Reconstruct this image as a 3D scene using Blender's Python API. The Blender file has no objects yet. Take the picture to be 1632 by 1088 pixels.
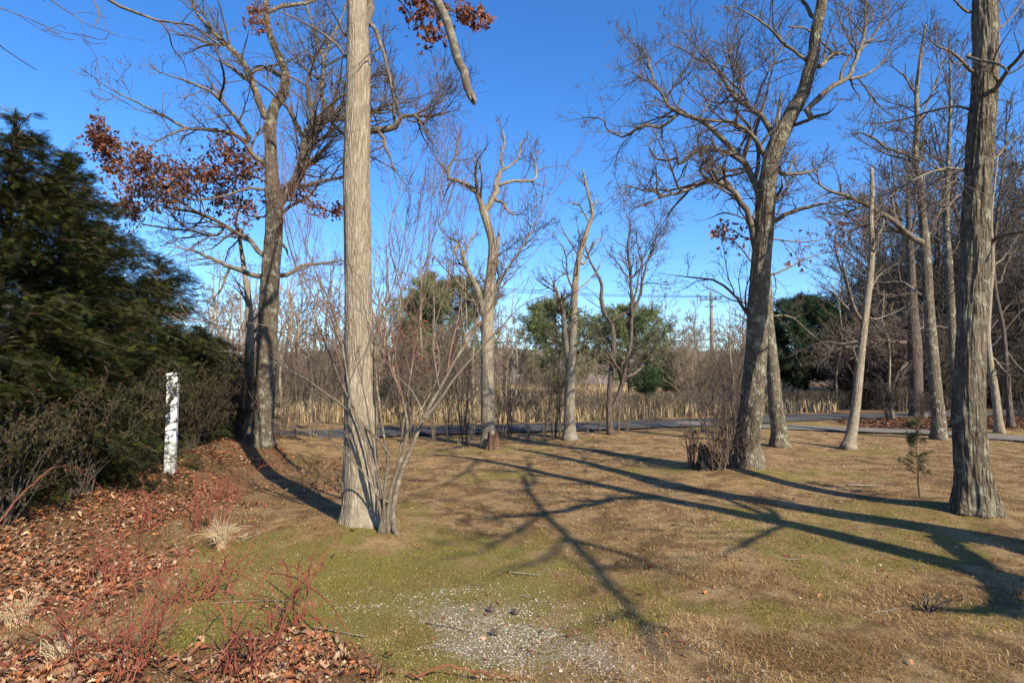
import bpy, math
import numpy as np

sc = bpy.context.scene
COL = sc.collection

# ------------------------------------------------------------------ camera, sky, sun, exposure
F_PX, CX, CY, EYE = 907.0, 816.0, 544.0, 1.6
PITCH = math.atan(54.0 / F_PX)
cam_d = bpy.data.cameras.new('camera')
cam_d.sensor_width = 36.0
cam_d.lens = 36.0 * F_PX / 1632.0
cam_d.clip_start, cam_d.clip_end = 0.05, 3000.0
cam = bpy.data.objects.new('camera', cam_d)
COL.objects.link(cam)
cam.location = (0, 0, EYE)
cam.rotation_euler = (math.pi / 2 + PITCH, 0, 0)
sc.camera = cam

SUN_EL = math.radians(36)
SUN_AZ = (0.566, -0.824)                    # horizontal direction towards the sun (behind, right)
SV = np.array([SUN_AZ[0] * math.cos(SUN_EL), SUN_AZ[1] * math.cos(SUN_EL), math.sin(SUN_EL)])
world = bpy.data.worlds.new('World')
sc.world = world
world.use_nodes = True
nt = world.node_tree
nt.nodes.clear()
wo = nt.nodes.new('ShaderNodeOutputWorld')
bg = nt.nodes.new('ShaderNodeBackground')
sky = nt.nodes.new('ShaderNodeTexSky')
sky.sky_type = 'NISHITA'
sky.sun_disc = False
sky.sun_elevation = SUN_EL
sky.sun_rotation = math.atan2(SUN_AZ[0], SUN_AZ[1])
sky.altitude = 0
sky.air_density = 1.0
sky.dust_density = 0.35
sky.ozone_density = 3.0
hs = nt.nodes.new('ShaderNodeHueSaturation')
hs.inputs['Saturation'].default_value = 1.26
tn = nt.nodes.new('ShaderNodeMix')
tn.data_type = 'RGBA'
tn.blend_type = 'MULTIPLY'
tn.inputs[0].default_value = 1.0
tn.inputs[7].default_value = (0.83, 0.955, 1.17, 1)
nt.links.new(sky.outputs[0], hs.inputs['Color'])
nt.links.new(hs.outputs[0], tn.inputs[6])
nt.links.new(tn.outputs[2], bg.inputs[0])
bg.inputs[1].default_value = 0.112
nt.links.new(bg.outputs[0], wo.inputs[0])
sun_d = bpy.data.lights.new('sun', 'SUN')
sun_d.energy = 5.0
sun_d.angle = math.radians(0.45)
sun_d.color = (1.0, 0.90, 0.74)
sun = bpy.data.objects.new('sun', sun_d)
COL.objects.link(sun)
from mathutils import Vector
sun.rotation_euler = Vector(SV).to_track_quat('Z', 'Y').to_euler()
sun.location = (20, -30, 30)
sc.view_settings.view_transform = 'Standard'
sc.view_settings.look = 'None'
sc.view_settings.gamma = 1
sc.view_settings.exposure = 0.92
sc.cycles.max_bounces = 6
sc.cycles.transparent_max_bounces = 8

# ------------------------------------------------------------------ helpers
RNG = np.random.default_rng(11)
_rt, _up, _fw = (np.array([1., 0, 0]), np.array([0, -math.sin(PITCH), math.cos(PITCH)]),
                 np.array([0, math.cos(PITCH), math.sin(PITCH)]))


def at(px, py, D):
    """the point at forward distance D that the photograph shows at (px, py)"""
    d = _rt * (px - CX) / F_PX + _up * (CY - py) / F_PX + _fw
    return np.array([0, 0, EYE]) + d * (D / d[1])


def gat(px, py):
    d = _rt * (px - CX) / F_PX + _up * (CY - py) / F_PX + _fw
    k = EYE / -d[2]
    return d[0] * k, d[1] * k


def norm(v):
    return v / np.maximum(np.linalg.norm(v, axis=-1, keepdims=True), 1e-9)


def _hash(ix, iy, iz, seed):
    h = (ix.astype(np.int64) * 374761393 + iy.astype(np.int64) * 668265263 + iz.astype(np.int64) * 2147483647 + seed * 144665) & 0xffffffff
    h = ((h ^ (h >> 13)) * 1274126177) & 0xffffffff
    h = ((h ^ (h >> 16)) * 2246822519) & 0xffffffff
    return ((h ^ (h >> 15)) & 0xffff) / 65535.0


def vnoise(p, seed=0):
    p = np.asarray(p, float)
    i = np.floor(p)
    f = p - i
    f = f * f * (3 - 2 * f)
    i = i.astype(np.int64)
    out = 0
    for a in (0, 1):
        for b in (0, 1):
            for c in (0, 1):
                w = (f[..., 0] if a else 1 - f[..., 0]) * (f[..., 1] if b else 1 - f[..., 1]) * (f[..., 2] if c else 1 - f[..., 2])
                out = out + w * _hash(i[..., 0] + a, i[..., 1] + b, i[..., 2] + c, seed)
    return out


def fbm2(x, y, s, seed=0, o=3):
    t, a, n = 0, 0.5, 0
    for k in range(o):
        t = t + a * vnoise(np.stack([x * s, y * s, np.full_like(x, 7.3 * k)], -1), seed + k)
        n += a
        s, a = s * 2.1, a * 0.5
    return t / n


def smst(a, b, x):
    t = np.clip((x - a) / (b - a), 0, 1)
    return t * t * (3 - 2 * t)


class MB:
    """collects vertices, faces and a colour per vertex; build() links them as ONE mesh object"""

    def __init__(self):
        self.v, self.q, self.t, self.c, self.n = [], [], [], [], 0

    def add(self, v, quads=None, tris=None, col=None):
        v = np.asarray(v, float).reshape(-1, 3)
        self.v.append(v)
        if quads is not None and len(quads):
            self.q.append(np.asarray(quads, np.int64).reshape(-1, 4) + self.n)
        if tris is not None and len(tris):
            self.t.append(np.asarray(tris, np.int64).reshape(-1, 3) + self.n)
        if col is None:
            col = np.full((len(v), 3), 0.5)
        self.c.append(np.broadcast_to(np.asarray(col, float).reshape(-1, 3), (len(v), 3)))
        self.n += len(v)
        return self

    def tubes(self, pts, rad, k=5, cap=False, disp=None):
        pts = np.asarray(pts, float)
        rad = np.asarray(rad, float)
        if pts.ndim == 2:
            pts, rad = pts[None], rad[None]
        N, P, _ = pts.shape
        if N == 0:
            return self
        if cap:
            pts = np.concatenate([pts[:, :1] - (pts[:, 1:2] - pts[:, :1]) * 0.02, pts, pts[:, -1:] + (pts[:, -1:] - pts[:, -2:-1]) * 0.02], 1)
            rad = np.concatenate([np.full((N, 1), 0.0008), rad, np.full((N, 1), 0.0008)], 1)
            P += 2
        t = norm(np.gradient(pts, axis=1))
        m = norm(t.mean(1))
        ref = np.where((np.abs(m[:, 2:3]) > 0.75), np.array([[0.31, 0.95, 0.0]]), np.array([[0., 0, 1.]]))
        u = norm(np.cross(t, np.broadcast_to(ref[:, None], t.shape)))
        w = np.cross(t, u)
        a = np.arange(k) * (2 * math.pi / k)
        R = rad[:, :, None]
        if disp is not None:
            R = disp(pts, R, a)
        ring = pts[:, :, None] + R[..., None] * (np.cos(a)[None, None, :, None] * u[:, :, None] + np.sin(a)[None, None, :, None] * w[:, :, None])
        i = np.arange(N)[:, None, None] * (P * k)
        j = np.arange(P - 1)[None, :, None] * k
        c = np.arange(k)[None, None]
        c2 = (c + 1) % k
        q = np.stack([i + j + c, i + j + c2, i + j + k + c2, i + j + k + c], -1)
        self.add(ring, q)
        return self

    def box(self, c, s, rz=0.0, bev=0.0):
        x, y, z = np.array(s) / 2.0
        b = min(bev, x * .9, y * .9, z * .9) if bev else 0
        if not b:
            v = np.array([[sx * x, sy * y, sz * z] for sz in (-1, 1) for sy in (-1, 1) for sx in (-1, 1)])
            q = [[0, 2, 3, 1], [4, 5, 7, 6], [0, 1, 5, 4], [2, 6, 7, 3], [0, 4, 6, 2], [1, 3, 7, 5]]
            tr = None
        else:
            prof = [(-z, b), (-z + b, 0), (z - b, 0), (z, b)]
            v, q = [], []
            for zz, i in prof:
                X, Y = x - i, y - i
                e = b if i == 0 else b * .6
                v += [[-X + e, -Y, zz], [X - e, -Y, zz], [X, -Y + e, zz], [X, Y - e, zz], [X - e, Y, zz], [-X + e, Y, zz], [-X, Y - e, zz], [-X, -Y + e, zz]]
            for r in range(3):
                for k in range(8):
                    q.append([r * 8 + k, r * 8 + (k + 1) % 8, r * 8 + 8 + (k + 1) % 8, r * 8 + 8 + k])
            q += [[24, 25, 26, 27], [24, 27, 28, 31], [28, 29, 30, 31], [3, 2, 1, 0], [7, 4, 3, 0], [7, 6, 5, 4]]
            v = np.array(v)
            tr = None
        cr, sr = math.cos(rz), math.sin(rz)
        v = v @ np.array([[cr, sr, 0], [-sr, cr, 0], [0, 0, 1]]) + np.array(c)
        return self.add(v, q, tr)

    def build(self, name, mat, parent=None, smooth=True):
        me = bpy.data.meshes.new(name)
        v = np.concatenate(self.v) if self.v else np.zeros((0, 3))
        c = np.concatenate(self.c) if self.c else np.zeros((0, 3))
        if parent is not None:
            v = v - np.array(parent.location)[None] if parent.get('_abs', 1) else v
        q = np.concatenate(self.q) if self.q else np.zeros((0, 4), np.int64)
        t = np.concatenate(self.t) if self.t else np.zeros((0, 3), np.int64)
        me.vertices.add(len(v))
        me.vertices.foreach_set('co', v.astype(np.float32).ravel())
        li = np.concatenate([q.ravel(), t.ravel()])
        me.loops.add(len(li))
        me.loops.foreach_set('vertex_index', li.astype(np.int32))
        me.polygons.add(len(q) + len(t))
        st = np.concatenate([np.arange(len(q)) * 4, len(q) * 4 + np.arange(len(t)) * 3])
        me.polygons.foreach_set('loop_start', st.astype(np.int32))
        me.polygons.foreach_set('use_smooth', np.full(len(q) + len(t), bool(smooth)))
        at_ = me.color_attributes.new('tint', 'FLOAT_COLOR', 'POINT')
        at_.data.foreach_set('color', np.concatenate([c, np.ones((len(c), 1))], 1).astype(np.float32).ravel())
        me.update()
        me.validate()
        me.materials.append(mat)
        o = bpy.data.objects.new(name, me)
        COL.objects.link(o)
        if parent is not None:
            o.parent = parent
        return o


def tag(o, label=None, cat=None, group=None, kind=None):
    if label: o['label'] = label
    if cat: o['category'] = cat
    if group: o['group'] = group
    if kind: o['kind'] = kind
    return o


def empty(name, loc, label, cat, group=None):
    o = bpy.data.objects.new(name, None)
    o.empty_display_size = 0.2
    COL.objects.link(o)
    o.location = loc
    return tag(o, label, cat, group)


def copy_tree(o, loc, rz, s, label=None, group=None, tilt=(0, 0)):
    r = o.copy()
    COL.objects.link(r)
    r.location = loc
    r.rotation_euler = (tilt[0], tilt[1], rz)
    r.scale = (s, s, s) if np.isscalar(s) else s
    if label: r['label'] = label
    if group: r['group'] = group
    for ch in list(o.children):
        c = ch.copy()
        COL.objects.link(c)
        c.parent = r
    return r


# ------------------------------------------------------------------ materials
def new_mat(name):
    m = bpy.data.materials.new(name)
    m.use_nodes = True
    n = m.node_tree
    b = n.nodes['Principled BSDF']
    b.inputs['Roughness'].default_value = 0.85
    b.inputs['Specular IOR Level'].default_value = 0.2
    return m, n, b


def N(n, t, **kw):
    x = n.nodes.new('ShaderNode' + t)
    for k, v in kw.items():
        if hasattr(x, k) and k not in ('Scale',):
            setattr(x, k, v)
        else:
            x.inputs[k].default_value = v
    return x


def ramp(n, src, stops):
    r = n.nodes.new('ShaderNodeValToRGB')
    e = r.color_ramp.elements
    while len(e) < len(stops):
        e.new(0.5)
    for k, (p, c) in enumerate(stops):
        e[k].position = p
        e[k].color = (c, c, c, 1) if np.isscalar(c) else (*c, 1)
    n.links.new(src, r.inputs[0])
    return r.outputs[0]


def mixc(n, f, a, b, mode='MIX'):
    m = n.nodes.new('ShaderNodeMix')
    m.data_type = 'RGBA'
    m.blend_type = mode
    for i, s in ((0, f), (6, a), (7, b)):
        if isinstance(s, (float, int)):
            m.inputs[i].default_value = s
        elif isinstance(s, tuple):
            m.inputs[i].default_value = (*s, 1)
        else:
            n.links.new(s, m.inputs[i])
    return m.outputs[2]


def mth(n, op, a, b=0.0):
    m = n.nodes.new('ShaderNodeMath')
    m.operation = op
    for i, s in ((0, a), (1, b)):
        if isinstance(s, (float, int)):
            m.inputs[i].default_value = s
        else:
            n.links.new(s, m.inputs[i])
    return m.outputs[0]


def noise(n, vec, scale, detail=4, rough=0.6):
    x = N(n, 'TexNoise')
    x.inputs['Scale'].default_value = scale
    x.inputs['Detail'].default_value = detail
    x.inputs['Roughness'].default_value = rough
    n.links.new(vec, x.inputs['Vector'])
    return x.outputs[0]


def mapped(n, scale, coord='Object'):
    tc = N(n, 'TexCoord')
    mp = N(n, 'Mapping')
    mp.inputs['Scale'].default_value = scale
    n.links.new(tc.outputs[coord], mp.inputs[0])
    return mp.outputs[0]


def bump(n, b, h, strength, dist):
    x = N(n, 'Bump')
    x.inputs['Strength'].default_value = strength
    x.inputs['Distance'].default_value = dist
    n.links.new(h, x.inputs['Height'])
    n.links.new(x.outputs[0], b.inputs['Normal'])


def bark(name, dark, light, lichen=(0.27, 0.29, 0.21), lam=0.5, sc_=28.0, strength=0.9, stretch=0.13, dist=0.03):
    m, n, b = new_mat(name)
    v = mapped(n, (1, 1, stretch))
    vo = mapped(n, (1, 1, 1))
    warp = noise(n, vo, 5.0, 2)
    add = N(n, 'VectorMath', operation='MULTIPLY_ADD')
    n.links.new(warp, add.inputs[0])
    add.inputs[1].default_value = (0.07, 0.07, 0.03)
    n.links.new(v, add.inputs[2])
    ridge = N(n, 'TexVoronoi', feature='DISTANCE_TO_EDGE')
    ridge.inputs['Scale'].default_value = sc_
    n.links.new(add.outputs[0], ridge.inputs['Vector'])
    rr = ramp(n, ridge.outputs[0], [(0.0, 0.15), (0.3, 0.7), (0.7, 1.0)])
    fine = noise(n, v, sc_ * 2.6, 5, 0.7)
    big = noise(n, vo, 1.6, 3)
    h = mth(n, 'ADD', mth(n, 'MULTIPLY', rr, 0.6), mth(n, 'MULTIPLY', fine, 0.6))
    c = ramp(n, h, [(0.3, tuple(x * 0.4 for x in dark)), (0.6, dark), (0.95, light)])
    c = mixc(n, ramp(n, big, [(0.3, 0.0), (0.7, 0.55)]), c, tuple(x * 0.75 for x in light))
    lm = ramp(n, noise(n, vo, 7.0, 6, 0.7), [(0.52, 0.0), (0.62, lam)])
    c = mixc(n, lm, c, lichen)
    n.links.new(c, b.inputs['Base Color'])
    b.inputs['Roughness'].default_value = 0.92
    bump(n, b, h, strength, dist)
    return m


def twig_mat(name, a, c2, lichen=None, scale=3.0):
    m, n, b = new_mat(name)
    v = mapped(n, (1, 1, 1))
    c = ramp(n, noise(n, v, scale, 4), [(0.35, a), (0.65, c2)])
    if lichen:
        c = mixc(n, ramp(n, noise(n, v, 11.0, 5, .7), [(0.5, 0.0), (0.62, 0.75)]), c, lichen)
    n.links.new(c, b.inputs['Base Color'])
    bump(n, b, noise(n, v, 60.0, 3), 0.4, 0.01)
    return m


def tint_mat(name, transl=0.25, rough=0.7, spec=0.25):
    m, n, b = new_mat(name)
    a = N(n, 'Attribute', attribute_name='tint')
    n.links.new(a.outputs['Color'], b.inputs['Base Color'])
    b.inputs['Roughness'].default_value = rough
    b.inputs['Specular IOR Level'].default_value = spec
    if transl:
        tr = N(n, 'BsdfTranslucent')
        n.links.new(a.outputs['Color'], tr.inputs[0])
        mx = N(n, 'MixShader')
        mx.inputs[0].default_value = transl
        n.links.new(b.outputs[0], mx.inputs[1])
        n.links.new(tr.outputs[0], mx.inputs[2])
        n.links.new(mx.outputs[0], n.nodes['Material Output'].inputs[0])
    return m


M_OAK = bark('oak_bark', (0.24, 0.19, 0.128), (0.43, 0.36, 0.26), (0.36, 0.34, 0.25), lam=0.4, sc_=34.0, strength=0.8, stretch=0.10)
M_OAKD = bark('dark_oak_bark', (0.105, 0.08, 0.054), (0.29, 0.24, 0.17), (0.33, 0.32, 0.22), 0.85, 30, 1.0, 0.13, 0.04)
M_OAKR = bark('ridged_oak_bark', (0.10, 0.076, 0.05), (0.32, 0.265, 0.185), (0.32, 0.31, 0.21), 0.7, 24, 1.0, 0.11, 0.06)
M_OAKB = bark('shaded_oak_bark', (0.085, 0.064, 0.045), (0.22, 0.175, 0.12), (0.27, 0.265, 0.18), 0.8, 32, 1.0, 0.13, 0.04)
M_PALE = bark('pale_bark', (0.22, 0.18, 0.125), (0.37, 0.315, 0.235), (0.30, 0.30, 0.21), 0.45, 40, 0.8)
M_BROWN = bark('brown_bark', (0.085, 0.062, 0.048), (0.19, 0.145, 0.115), (0.2, 0.2, 0.15), 0.3, 22, 1.0)
M_STEM = bark('smooth_stem_bark', (0.115, 0.088, 0.06), (0.22, 0.178, 0.128), (0.26, 0.24, 0.175), 0.6, 50, 0.5, 0.25, 0.01)
M_LIMB = twig_mat('limb_bark', (0.075, 0.058, 0.042), (0.145, 0.117, 0.086), (0.23, 0.215, 0.15))
M_TWIG = twig_mat('twig_bark', (0.085, 0.062, 0.046), (0.15, 0.115, 0.085))
M_RED = twig_mat('reddish_twig_bark', (0.15, 0.08, 0.055), (0.22, 0.135, 0.095))
M_DTWIG = twig_mat('dark_twig_bark', (0.05, 0.040, 0.032), (0.10, 0.08, 0.062))
M_DARK = bark('dark_wood_bark', (0.07, 0.058, 0.048), (0.16, 0.14, 0.115), (0.2, 0.21, 0.16), 0.4, 24, 1.0)
M_STUMP_SHADE = bark('shade_darkened_stump_wood', (0.028, 0.022, 0.018), (0.075, 0.06, 0.048), (0.07, 0.08, 0.03), 0.5, 26, 1.0)  # stump wood coloured near black to stand in for shade under the brush
M_GREYT = twig_mat('grey_twig_bark', (0.075, 0.056, 0.043), (0.14, 0.11, 0.083))
M_TAN = twig_mat('tan_twig_bark', (0.15, 0.11, 0.07), (0.25, 0.195, 0.13))
M_THORN = twig_mat('thorn_twig_bark', (0.085, 0.058, 0.043), (0.17, 0.125, 0.093))
M_CANE = twig_mat('red_cane', (0.15, 0.036, 0.024), (0.25, 0.085, 0.05), None, 6)
M_LEAF = tint_mat('dry_leaf', 0.35, 0.6)
M_LITT = tint_mat('fallen_leaf', 0.12, 0.7)
M_FOL = tint_mat('evergreen_foliage', 0.22, 0.6)
M_BLADE = tint_mat('grass_blade', 0.25, 0.8, 0.1)
M_PEB = tint_mat('pebble', 0.0, 0.9)


# ------------------------------------------------------------------ wood growing
def resample(pts, rad, M):
    pts, rad = np.asarray(pts, float), np.asarray(rad, float)
    if len(pts) == 2:
        s = np.linspace(0, 1, M)[:, None]
        return pts[0] * (1 - s) + pts[1] * s, rad[0] + (rad[1] - rad[0]) * s[:, 0]
    L = np.concatenate([[0], np.cumsum(np.linalg.norm(np.diff(pts, axis=0), axis=1))])
    L = np.maximum.accumulate(L + np.arange(len(L)) * 1e-6)
    m = np.gradient(pts, L, axis=0)
    s = np.linspace(0, L[-1], M)
    k = np.clip(np.searchsorted(L, s, side='right') - 1, 0, len(L) - 2)
    h = (L[k + 1] - L[k])[:, None]
    t = ((s - L[k]) / h[:, 0])[:, None]
    p = (2 * t**3 - 3 * t**2 + 1) * pts[k] + (t**3 - 2 * t**2 + t) * h * m[k] + (-2 * t**3 + 3 * t**2) * pts[k + 1] + (t**3 - t**2) * h * m[k + 1]
    return p, np.interp(s, L, rad)


def spawn(rng, pts, rad, per_m, tr=(0.25, 1.0), ang=(30, 65), lf=(0.3, 0.6), lmax=9., rr=(0.45, 0.7), P=6, wob=0.18, up=0.1, tip=0.003, lmin=0.08, side=None):
    pts, rad = np.asarray(pts), np.asarray(rad)
    Np, P0 = rad.shape
    L = np.linalg.norm(np.diff(pts, axis=1), axis=2).sum(1)
    cnt = rng.poisson(np.maximum(L * per_m * (tr[1] - tr[0]), 0.6))
    idx = np.repeat(np.arange(Np), cnt)
    n = len(idx)
    if n == 0:
        return np.zeros((0, P, 3)), np.zeros((0, P))
    t = rng.uniform(tr[0], tr[1], n)
    f = t * (P0 - 1)
    k = np.minimum(f.astype(int), P0 - 2)
    w = (f - k)[:, None]
    pos = pts[idx, k] * (1 - w) + pts[idx, k + 1] * w
    tan = norm(pts[idx, k + 1] - pts[idx, k])
    r = rad[idx, k] * (1 - w[:, 0]) + rad[idx, k + 1] * w[:, 0]
    perp = norm(np.cross(rng.normal(size=(n, 3)), tan))
    a = np.radians(rng.uniform(ang[0], ang[1], n))[:, None]
    d = np.cos(a) * tan + np.sin(a) * perp
    d[:, 2] += up * 1.5
    d = norm(d)
    ln = np.clip(L[idx] * rng.uniform(lf[0], lf[1], n) * (1.15 - 0.7 * t), lmin, lmax)
    r0 = np.maximum(r * rng.uniform(rr[0], rr[1], n), tip)
    r0 = np.minimum(r0, np.maximum(ln * 0.028, tip))
    out = np.zeros((n, P, 3))
    out[:, 0] = pos
    p = pos.copy()
    for j in range(1, P):
        d = d + rng.normal(size=(n, 3)) * wob
        d[:, 2] += up * 0.5
        d = norm(d)
        p = p + d * (ln / (P - 1))[:, None]
        out[:, j] = p
    s = np.linspace(0, 1, P)[None]
    rad2 = r0[:, None] * (1 - s) + tip * s
    return out, rad2


def limbs_to_arrays(limbs, M=12):
    P, R = [], []
    for p, r in limbs:
        a, b = resample(p, r, M)
        P.append(a)
        R.append(b)
    return np.array(P), np.array(R)


def trunk_disp(amp, seed, flare=0.0, base_z=0.0, fl_h=0.5, freq=9.0, ridge=None):
    def f(pts, R, a):
        ca, sa = np.cos(a), np.sin(a)
        q = np.stack(np.broadcast_arrays(ca[None, None] * freq * 0.35, sa[None, None] * freq * 0.35, pts[:, :, 2:3] * 1.2), -1)
        q2 = np.stack(np.broadcast_arrays(ca[None, None] * freq * 1.3, sa[None, None] * freq * 1.3, pts[:, :, 2:3] * 4.0), -1)
        n1 = vnoise(q + seed * 3.1, seed) - 0.5
        n2 = vnoise(q2 + seed, seed + 5) - 0.5
        k = 1 + amp * n1 * 1.3 + amp * 0.8 * n2
        if ridge:
            fr, ra = ridge
            for m_, am in ((1.0, 1.0), (2.1, .5)):
                q3 = np.stack(np.broadcast_arrays(ca[None, None] * fr * m_, sa[None, None] * fr * m_, pts[:, :, 2:3] * 3.2 * m_), -1)
                q3 = q3 + 1.1 * (vnoise(q3 * .45 + 9.0, seed + 11) - .5)[..., None]
                k = k + ra * am * (0.25 - np.abs(2 * vnoise(q3 + seed * 5.7, seed + 7) - 1) ** .7)
            q4 = np.stack(np.broadcast_arrays(ca[None, None] * 1.1, sa[None, None] * 1.1, pts[:, :, 2:3] * 2.6), -1)
            k = k + 0.10 * smst(.72, .88, vnoise(q4 + seed * 2.3, seed + 21))
        if flare:
            hz = np.clip((pts[:, :, 2:3] - base_z) / fl_h, 0, 1)
            lob = 0.5 + 0.5 * np.cos(5 * a + seed)[None, None] * np.cos(2 * a + seed * 1.7)[None, None]
            k = k + flare * (1 - hz) ** 2.2 * (0.35 + lob)
        return R * k
    return f


def px_limb(tr, D0, D1, wscale=1.0):
    """limb traced as x, y, width in photograph pixels; its distance runs from D0 to D1"""
    n = len(tr)
    L = [0]
    for a, b in zip(tr[:-1], tr[1:]):
        L.append(L[-1] + math.hypot(a[0] - b[0], a[1] - b[1]))
    P, R = [], []
    for (x, y, w), l in zip(tr, L):
        D = D0 + (D1 - D0) * (l / max(L[-1], 1e-6)) ** 1.2
        P.append(at(x, y, D))
        R.append(max(w * wscale * D / F_PX / 2 / math.hypot(1, (x - CX) / F_PX), 0.003))
    return np.array(P), np.array(R)


def fill_w(pts, w0, w1):
    n = len(pts)
    return [(x, y, w0 + (w1 - w0) * i / (n - 1)) for i, (x, y) in enumerate(pts)]


def tubes_by_size(mb, P, R, k3=3):
    r = R[:, 0]
    for lo, hi, k in ((0.05, 9, 9), (0.018, 0.05, 6), (0.007, 0.018, 4), (0, 0.007, k3)):
        s = (r >= lo) & (r < hi)
        if s.any():
            mb.tubes(P[s], R[s], k)


def grow(rng, P0, R0, levels, tip, wob=0.16, up=0.08, sprays=True):
    """levels: list of dicts for spawn; returns every level's arrays"""
    out, P, R = [], P0, R0
    for i, lv in enumerate(levels):
        kw = dict(tip=tip, wob=wob, up=up)
        kw.update(lv)
        a, b = spawn(rng, P, R, **kw)
        if i < 2 and sprays:                        # fine sprays that carry each end on
            n = kw['P']
            c, d = spawn(rng, P, R, per_m=7.0 if i == 0 else 5.0, tr=(.78, 1.0), ang=(6, 38), lf=(.16, .42), lmax=kw.get('lmax', 2.0) * .8, rr=(.6, .9), P=n, tip=tip, wob=wob, up=up)
            a, b = np.concatenate([a, c]), np.concatenate([b, d])
        P, R = a, b
        out.append((P, R))
    return out


def oak_leaf_template():
    xs = np.linspace(0, 1, 8)
    wd = np.array([0.02, 0.10, 0.22, 0.13, 0.33, 0.18, 0.30, 0.03])
    v = []
    for x, w in zip(xs, wd):
        v += [[x, w, 0], [x, 0, 0], [x, -w, 0]]
    q = []
    for i in range(7):
        for j in (0, 1):
            q.append([i * 3 + j, i * 3 + j + 1, i * 3 + 3 + j + 1, i * 3 + 3 + j])
    return np.array(v), np.array(q)


LT_V, LT_Q = oak_leaf_template()


def small_leaf_template():
    v = np.array([[0, 0, 0], [0.4, 0.28, 0.06], [0.45, 0, 0], [0.4, -0.28, 0.06], [1, 0, -0.08]])
    return v, np.array([[0, 2, 4, 1], [0, 3, 4, 2]])


def put(mb, V, Q, pos, fwd, nrm, size, col, curl=None, tris=None):
    """copies of a leaf template: x along fwd, z along nrm; curl bends each across and along"""
    n = len(pos)
    if n == 0:
        return
    fwd = norm(fwd)
    sd = norm(np.cross(nrm, fwd))
    nr = np.cross(fwd, sd)
    v = np.broadcast_to(V[None], (n, *V.shape)).copy()
    if curl is not None:
        v[:, :, 2] += curl[0][:, None] * (np.abs(v[:, :, 1]) ** 1.5) * 2.2 + curl[1][:, None] * (v[:, :, 0] - 0.4) ** 2
    v = v * np.asarray(size).reshape(n, 1, 1)
    w = v[:, :, 0:1] * fwd[:, None] + v[:, :, 1:2] * sd[:, None] + v[:, :, 2:3] * nr[:, None] + pos[:, None]
    k = len(V)
    o = (np.arange(n) * k)[:, None, None]
    qq = (Q[None] + o).reshape(-1, Q.shape[1]) if Q is not None else None
    tt = (tris[None] + o).reshape(-1, 3) if tris is not None else None
    mb.add(w, qq, tt, np.repeat(col, k, axis=0))


def leaf_cols(rng, n, pal, jit=0.18):
    pal = np.array(pal)
    c = pal[rng.integers(0, len(pal), n)]
    return np.clip(c * (1 + rng.normal(size=(n, 1)) * jit), 0.004, 0.9)


PAL_HANG = [(0.23, 0.085, 0.042), (0.18, 0.068, 0.036), (0.30, 0.125, 0.065), (0.13, 0.055, 0.032)]
PAL_LITT = [(0.28, 0.098, 0.04), (0.31, 0.14, 0.062), (0.19, 0.068, 0.034), (0.38, 0.26, 0.15), (0.11, 0.052, 0.03), (0.29, 0.115, 0.045), (0.22, 0.12, 0.065), (0.16, 0.085, 0.05), (0.33, 0.21, 0.12)]


def hang_leaves(rng, P, R, n, size=(0.055, 0.10)):
    """dead leaves hanging on twigs"""
    mb = MB()
    if len(P) == 0:
        return mb.add(np.zeros((3, 3)), None, [[0, 1, 2]])
    i = rng.integers(0, len(P), n)
    j = rng.integers(P.shape[1] // 2, P.shape[1], n)
    pos = P[i, j] + rng.normal(size=(n, 3)) * 0.08
    fwd = norm(rng.normal(size=(n, 3)) * 0.7 + np.array([0, 0, -0.6]))
    put(mb, LT_V, LT_Q, pos, fwd, rng.normal(size=(n, 3)), rng.uniform(size[0] * .7, size[1], n), leaf_cols(rng, n, PAL_HANG, .28), (rng.normal(size=n) * 1.5, rng.normal(size=n) * .9))
    return mb


# ------------------------------------------------------------------ ground zones
ROAD = np.array([(-60, -9), (-40, 1), (-20, 9.2), (-6.2, 14.9), (-2.1, 16.6), (5.05, 18.8), (12, 22.0), (17, 23.2), (34, 27), (80, 34)], float)
DRIVE = np.array([(5.5, 19.0), (8.6, 17.2), (11.4, 15.8), (13.0, 13.8), (15.5, 10.5), (19, 6), (24, 0)], float)
HEDGE_LINE = np.array([(-5.1, -2), (-5.2, 3), (-5.3, 6), (-5.9, 9.5), (-6.5, 12.6), (-7.6, 15)], float)


def seg_dist(x, y, line):
    d = np.full(x.shape, 1e9)
    for a, b in zip(line[:-1], line[1:]):
        ab = b - a
        t = np.clip(((x - a[0]) * ab[0] + (y - a[1]) * ab[1]) / (ab @ ab), 0, 1)
        d = np.minimum(d, np.hypot(x - a[0] - t * ab[0], y - a[1] - t * ab[1]))
    return d


def resline(line, M):
    p, _ = resample(np.c_[line, np.zeros(len(line))], np.ones(len(line)), M)
    return p[:, :2]


ROAD_S, DRIVE_S = resline(ROAD, 90), resline(DRIVE, 40)
ROAD_W, DRIVE_W = 1.25, 0.7


def paved(x, y):
    return np.minimum(seg_dist(x, y, ROAD_S) - ROAD_W, seg_dist(x, y, DRIVE_S) - DRIVE_W)


TREE_BASES = [(-1.6, 6.05), (-4.95, 11.2), (3.75, 9.4), (5.45, 6.75), (3.25, 9.2)]


def height(x, y):
    x, y = np.asarray(x, float), np.asarray(y, float)
    z = (fbm2(x, y, 0.35, 3) - 0.5) * 0.12
    bank = smst(-3.6, -5.6, x + 0.25 * (fbm2(x, y, 0.9, 9) - .5)) * smst(17, 11.5, y) * smst(2, 6, y)
    z = z * smst(0, 3, paved(x, y) + 1.5) + bank * 0.27
    for bx, by in TREE_BASES:
        z = z + 0.07 * np.exp(-(((x - bx) ** 2 + (y - by) ** 2) / 0.55))
    return z


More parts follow.
